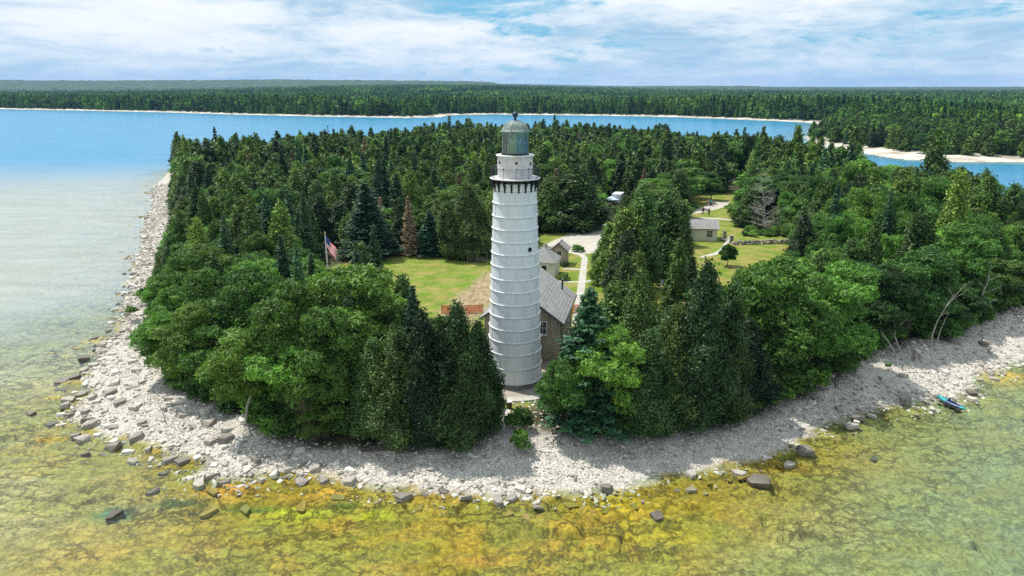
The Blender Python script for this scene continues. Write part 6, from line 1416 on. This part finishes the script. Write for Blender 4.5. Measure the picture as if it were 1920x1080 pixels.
# ------------------------------------------------------------------ people
M_SKIN = mat('skin', (.48, .30, .21), .6); M_HAIRD = mat('dark_hair', (.03, .02, .015), .6)
def person(px_, py_, rz, label, shirt, trousers, pose='stand', hair=(.03, .02, .015), z=0.0, xy=None, shorts=False, arm=.15):
    x, y = xy if xy else at(px_, py_)
    sit = pose == 'sit'; J = []; E_ = []; Rr = []
    def v(p, r_, par=None): J.append(p); Rr.append(r_); (E_.append((par, len(J) - 1)) if par is not None else None); return len(J) - 1
    hz = .50 if sit else .92
    pel = v((0, 0, hz), .13); w_ = v((0, .01, hz + .17), .115, pel); ch = v((0, .015, hz + .40), .14, w_); nk = v((0, .01, hz + .56), .055, ch); hd = v((0, -.02, hz + .68), .085, nk); tp_ = v((0, -.01, hz + .79), .075, hd); v((0, -.115, hz + .685), .014, hd)
    for s_ in (-1, 1): v((s_ * .088, .0, hz + .69), .016, hd)
    st = {'stand': (0, 0), 'walk': (.22, -.22)}.get(pose, (0, 0))
    for k, s_ in enumerate((-1, 1)):
        hp = v((s_ * .095, 0, hz - .06), .095, pel)
        if sit: kn = v((s_ * .12, -.42, hz - .02), .062, hp); an = v((s_ * .12, -.40, .09), .04, kn)
        else: kn = v((s_ * .10, -st[k] * .5 - .02, .48), .062, hp); an = v((s_ * .10, -st[k] + .02, .09), .04, kn)
        v((s_ * .11, J[an][1] - .15, .035), .035, an)
        sh = v((s_ * .19, .01, hz + .48), .06, ch); fw = (-.25 if sit else (.18 if pose == 'walk' else 0) * (-1 if k else 1)); el = v((s_ * (.25 + arm * .2), fw * .5 + .02, hz + .22), .042, sh); wr = v((s_ * (.24 + arm * .4), fw - .08, hz + (.16 if sit else -.02)), .028, el)
        d_ = -.035 if sit else 0; hn = v((J[wr][0], J[wr][1] - .03 + d_, J[wr][2] - .06), .030, wr)
        for f_ in range(4): a1 = v((J[hn][0] + .004, J[hn][1] - .03 + f_ * .018, J[hn][2] - .045 - .006 * (f_ in (1, 2))), .0085, hn); v((J[a1][0] - s_ * .012, J[a1][1], J[a1][2] - .03), .0075, a1)
        th = v((J[wr][0] - s_ * .01, J[wr][1] - .05, J[wr][2] - .05), .010, wr); v((J[th][0] - s_ * .01, J[th][1] - .015, J[th][2] - .03), .008, th)
    me = bpy.data.meshes.new('body'); me.from_pydata(J, E_, []); t_ = bpy.data.objects.new('tmp', me); COL.objects.link(t_); md = t_.modifiers.new('s', 'SKIN'); sv = me.skin_vertices[0].data
    for i, r_ in enumerate(Rr): sv[i].radius = (r_, r_)
    sv[0].use_root = True; t_.modifiers.new('u', 'SUBSURF').levels = 1; bpy.context.view_layer.update(); dg = bpy.context.evaluated_depsgraph_get(); bme_ = bpy.data.meshes.new_from_object(t_.evaluated_get(dg)); bpy.data.objects.remove(t_)
    bme_.materials.clear(); bme_.materials.append(M_SKIN); bme_.polygons.foreach_set('use_smooth', [True] * len(bme_.polygons))
    o = thing('person', label, 'person', (x, y, G0 + z), rz); link('body', bme_, o)
    q = MB(); q.lathe([(.0, hz + .50), (.10, hz + .515), (.17, hz + .47), (.185, hz + .38), (.16, hz + .15), (.17, hz - .06)], 14)
    for s_ in (-1, 1): sh = (s_ * .17, .01, hz + .46); q.tube([sh, (s_ * (.25 + arm * .2), .01, hz + .26)], [.075, .062], 8)
    so = q.build('shirt', mat('shirt_cloth', shirt, .85), o, smooth=True); so.scale = (1.15, .85, 1)
    q = MB(); q.lathe([(.165, hz + .03), (.175, hz - .08), (.10, hz - .14)], 12)
    i0 = 9 if False else None
    for k, s_ in enumerate((-1, 1)):
        if sit: q.tube([(s_ * .095, 0, hz - .03), (s_ * .12, -.42, hz - .02)], [.11, .08], 8); (None if shorts else q.tube([(s_ * .12, -.42, hz - .02), (s_ * .12, -.40, .12)], [.08, .06], 8))
        else: q.tube([(s_ * .095, 0, hz - .05), (s_ * .10, -st[k] * .5 - .02, .48)] + ([] if shorts else [(s_ * .10, -st[k] + .02, .1)]), [.105, .082] + ([] if shorts else [.065]), 8)
    q.build('trousers' if not shorts else 'shorts', mat('trouser_cloth', trousers, .9), o, smooth=True)
    q = MB(); q.lathe([(.094, hz + .67), (.104, hz + .75), (.085, hz + .82), (0, hz + .85)], 12, 0, (0, .012, 0)); q.build('hair', mat('hair', hair, .6), o, smooth=True)
    q = MB()
    for s_ in (-.03, .03): q.box((s_, -.098, hz + .715), (.016, .008, .01))
    q.box((0, -.100, hz + .64), (.045, .006, .008)); q.build('face_features', M_DARK, o)
    q = MB()
    for k, s_ in enumerate((-1, 1)): ay = -.40 if sit else -st[k] + .02; q.box((s_ * .11, ay - .06, .04), (.10, .27, .09))
    q.build('shoes', M_DTRIM, o); return o
person(1318, 401, 2.6, 'person in dark red and black walking nearest the outbuilding roof', (.10, .02, .02), (.02, .02, .03), 'walk')
person(1329, 404, 2.9, 'person in dark clothes on the yellow grass behind the outbuilding', (.05, .03, .03), (.06, .05, .04), 'walk')
person(1325.5, 386, .3, 'person in a salmon shirt, leftmost of the group on the gravel yard', (.55, .22, .16), (.30, .26, .2), shorts=True)
person(1331, 385, -.4, 'person in a turquoise top in the middle of the gravel yard group', (.03, .38, .38), (.03, .04, .08))
person(1333.5, 387, 1.2, 'person in teal shirt and dark trousers close behind the turquoise top', (.05, .28, .30), (.03, .03, .04), 'walk')
person(1338, 386, .1, 'person in grey blue, rightmost of the gravel yard group', (.14, .17, .24), (.04, .05, .09), shorts=True)
person(0, 0, math.pi * .1 + .35, 'person in a light blue shirt seated at the nearer picnic table', (.22, .34, .60), (.03, .04, .10), 'sit', xy=(t1[0] + .35 - .25, t1[1] + .72 + .1), z=-.0)
person(0, 0, .2, 'person in a pale lilac shirt seated at the picnic table in the shade', (.45, .42, .55), (.05, .05, .07), 'sit', xy=(t2[0] + .3 - .15, t2[1] + .75))
person(0, 0, 3.2, 'person in a brown top seated at the left of the shaded picnic table', (.16, .10, .08), (.05, .05, .07), 'sit', xy=(t2[0] - .35, t2[1] - .82))
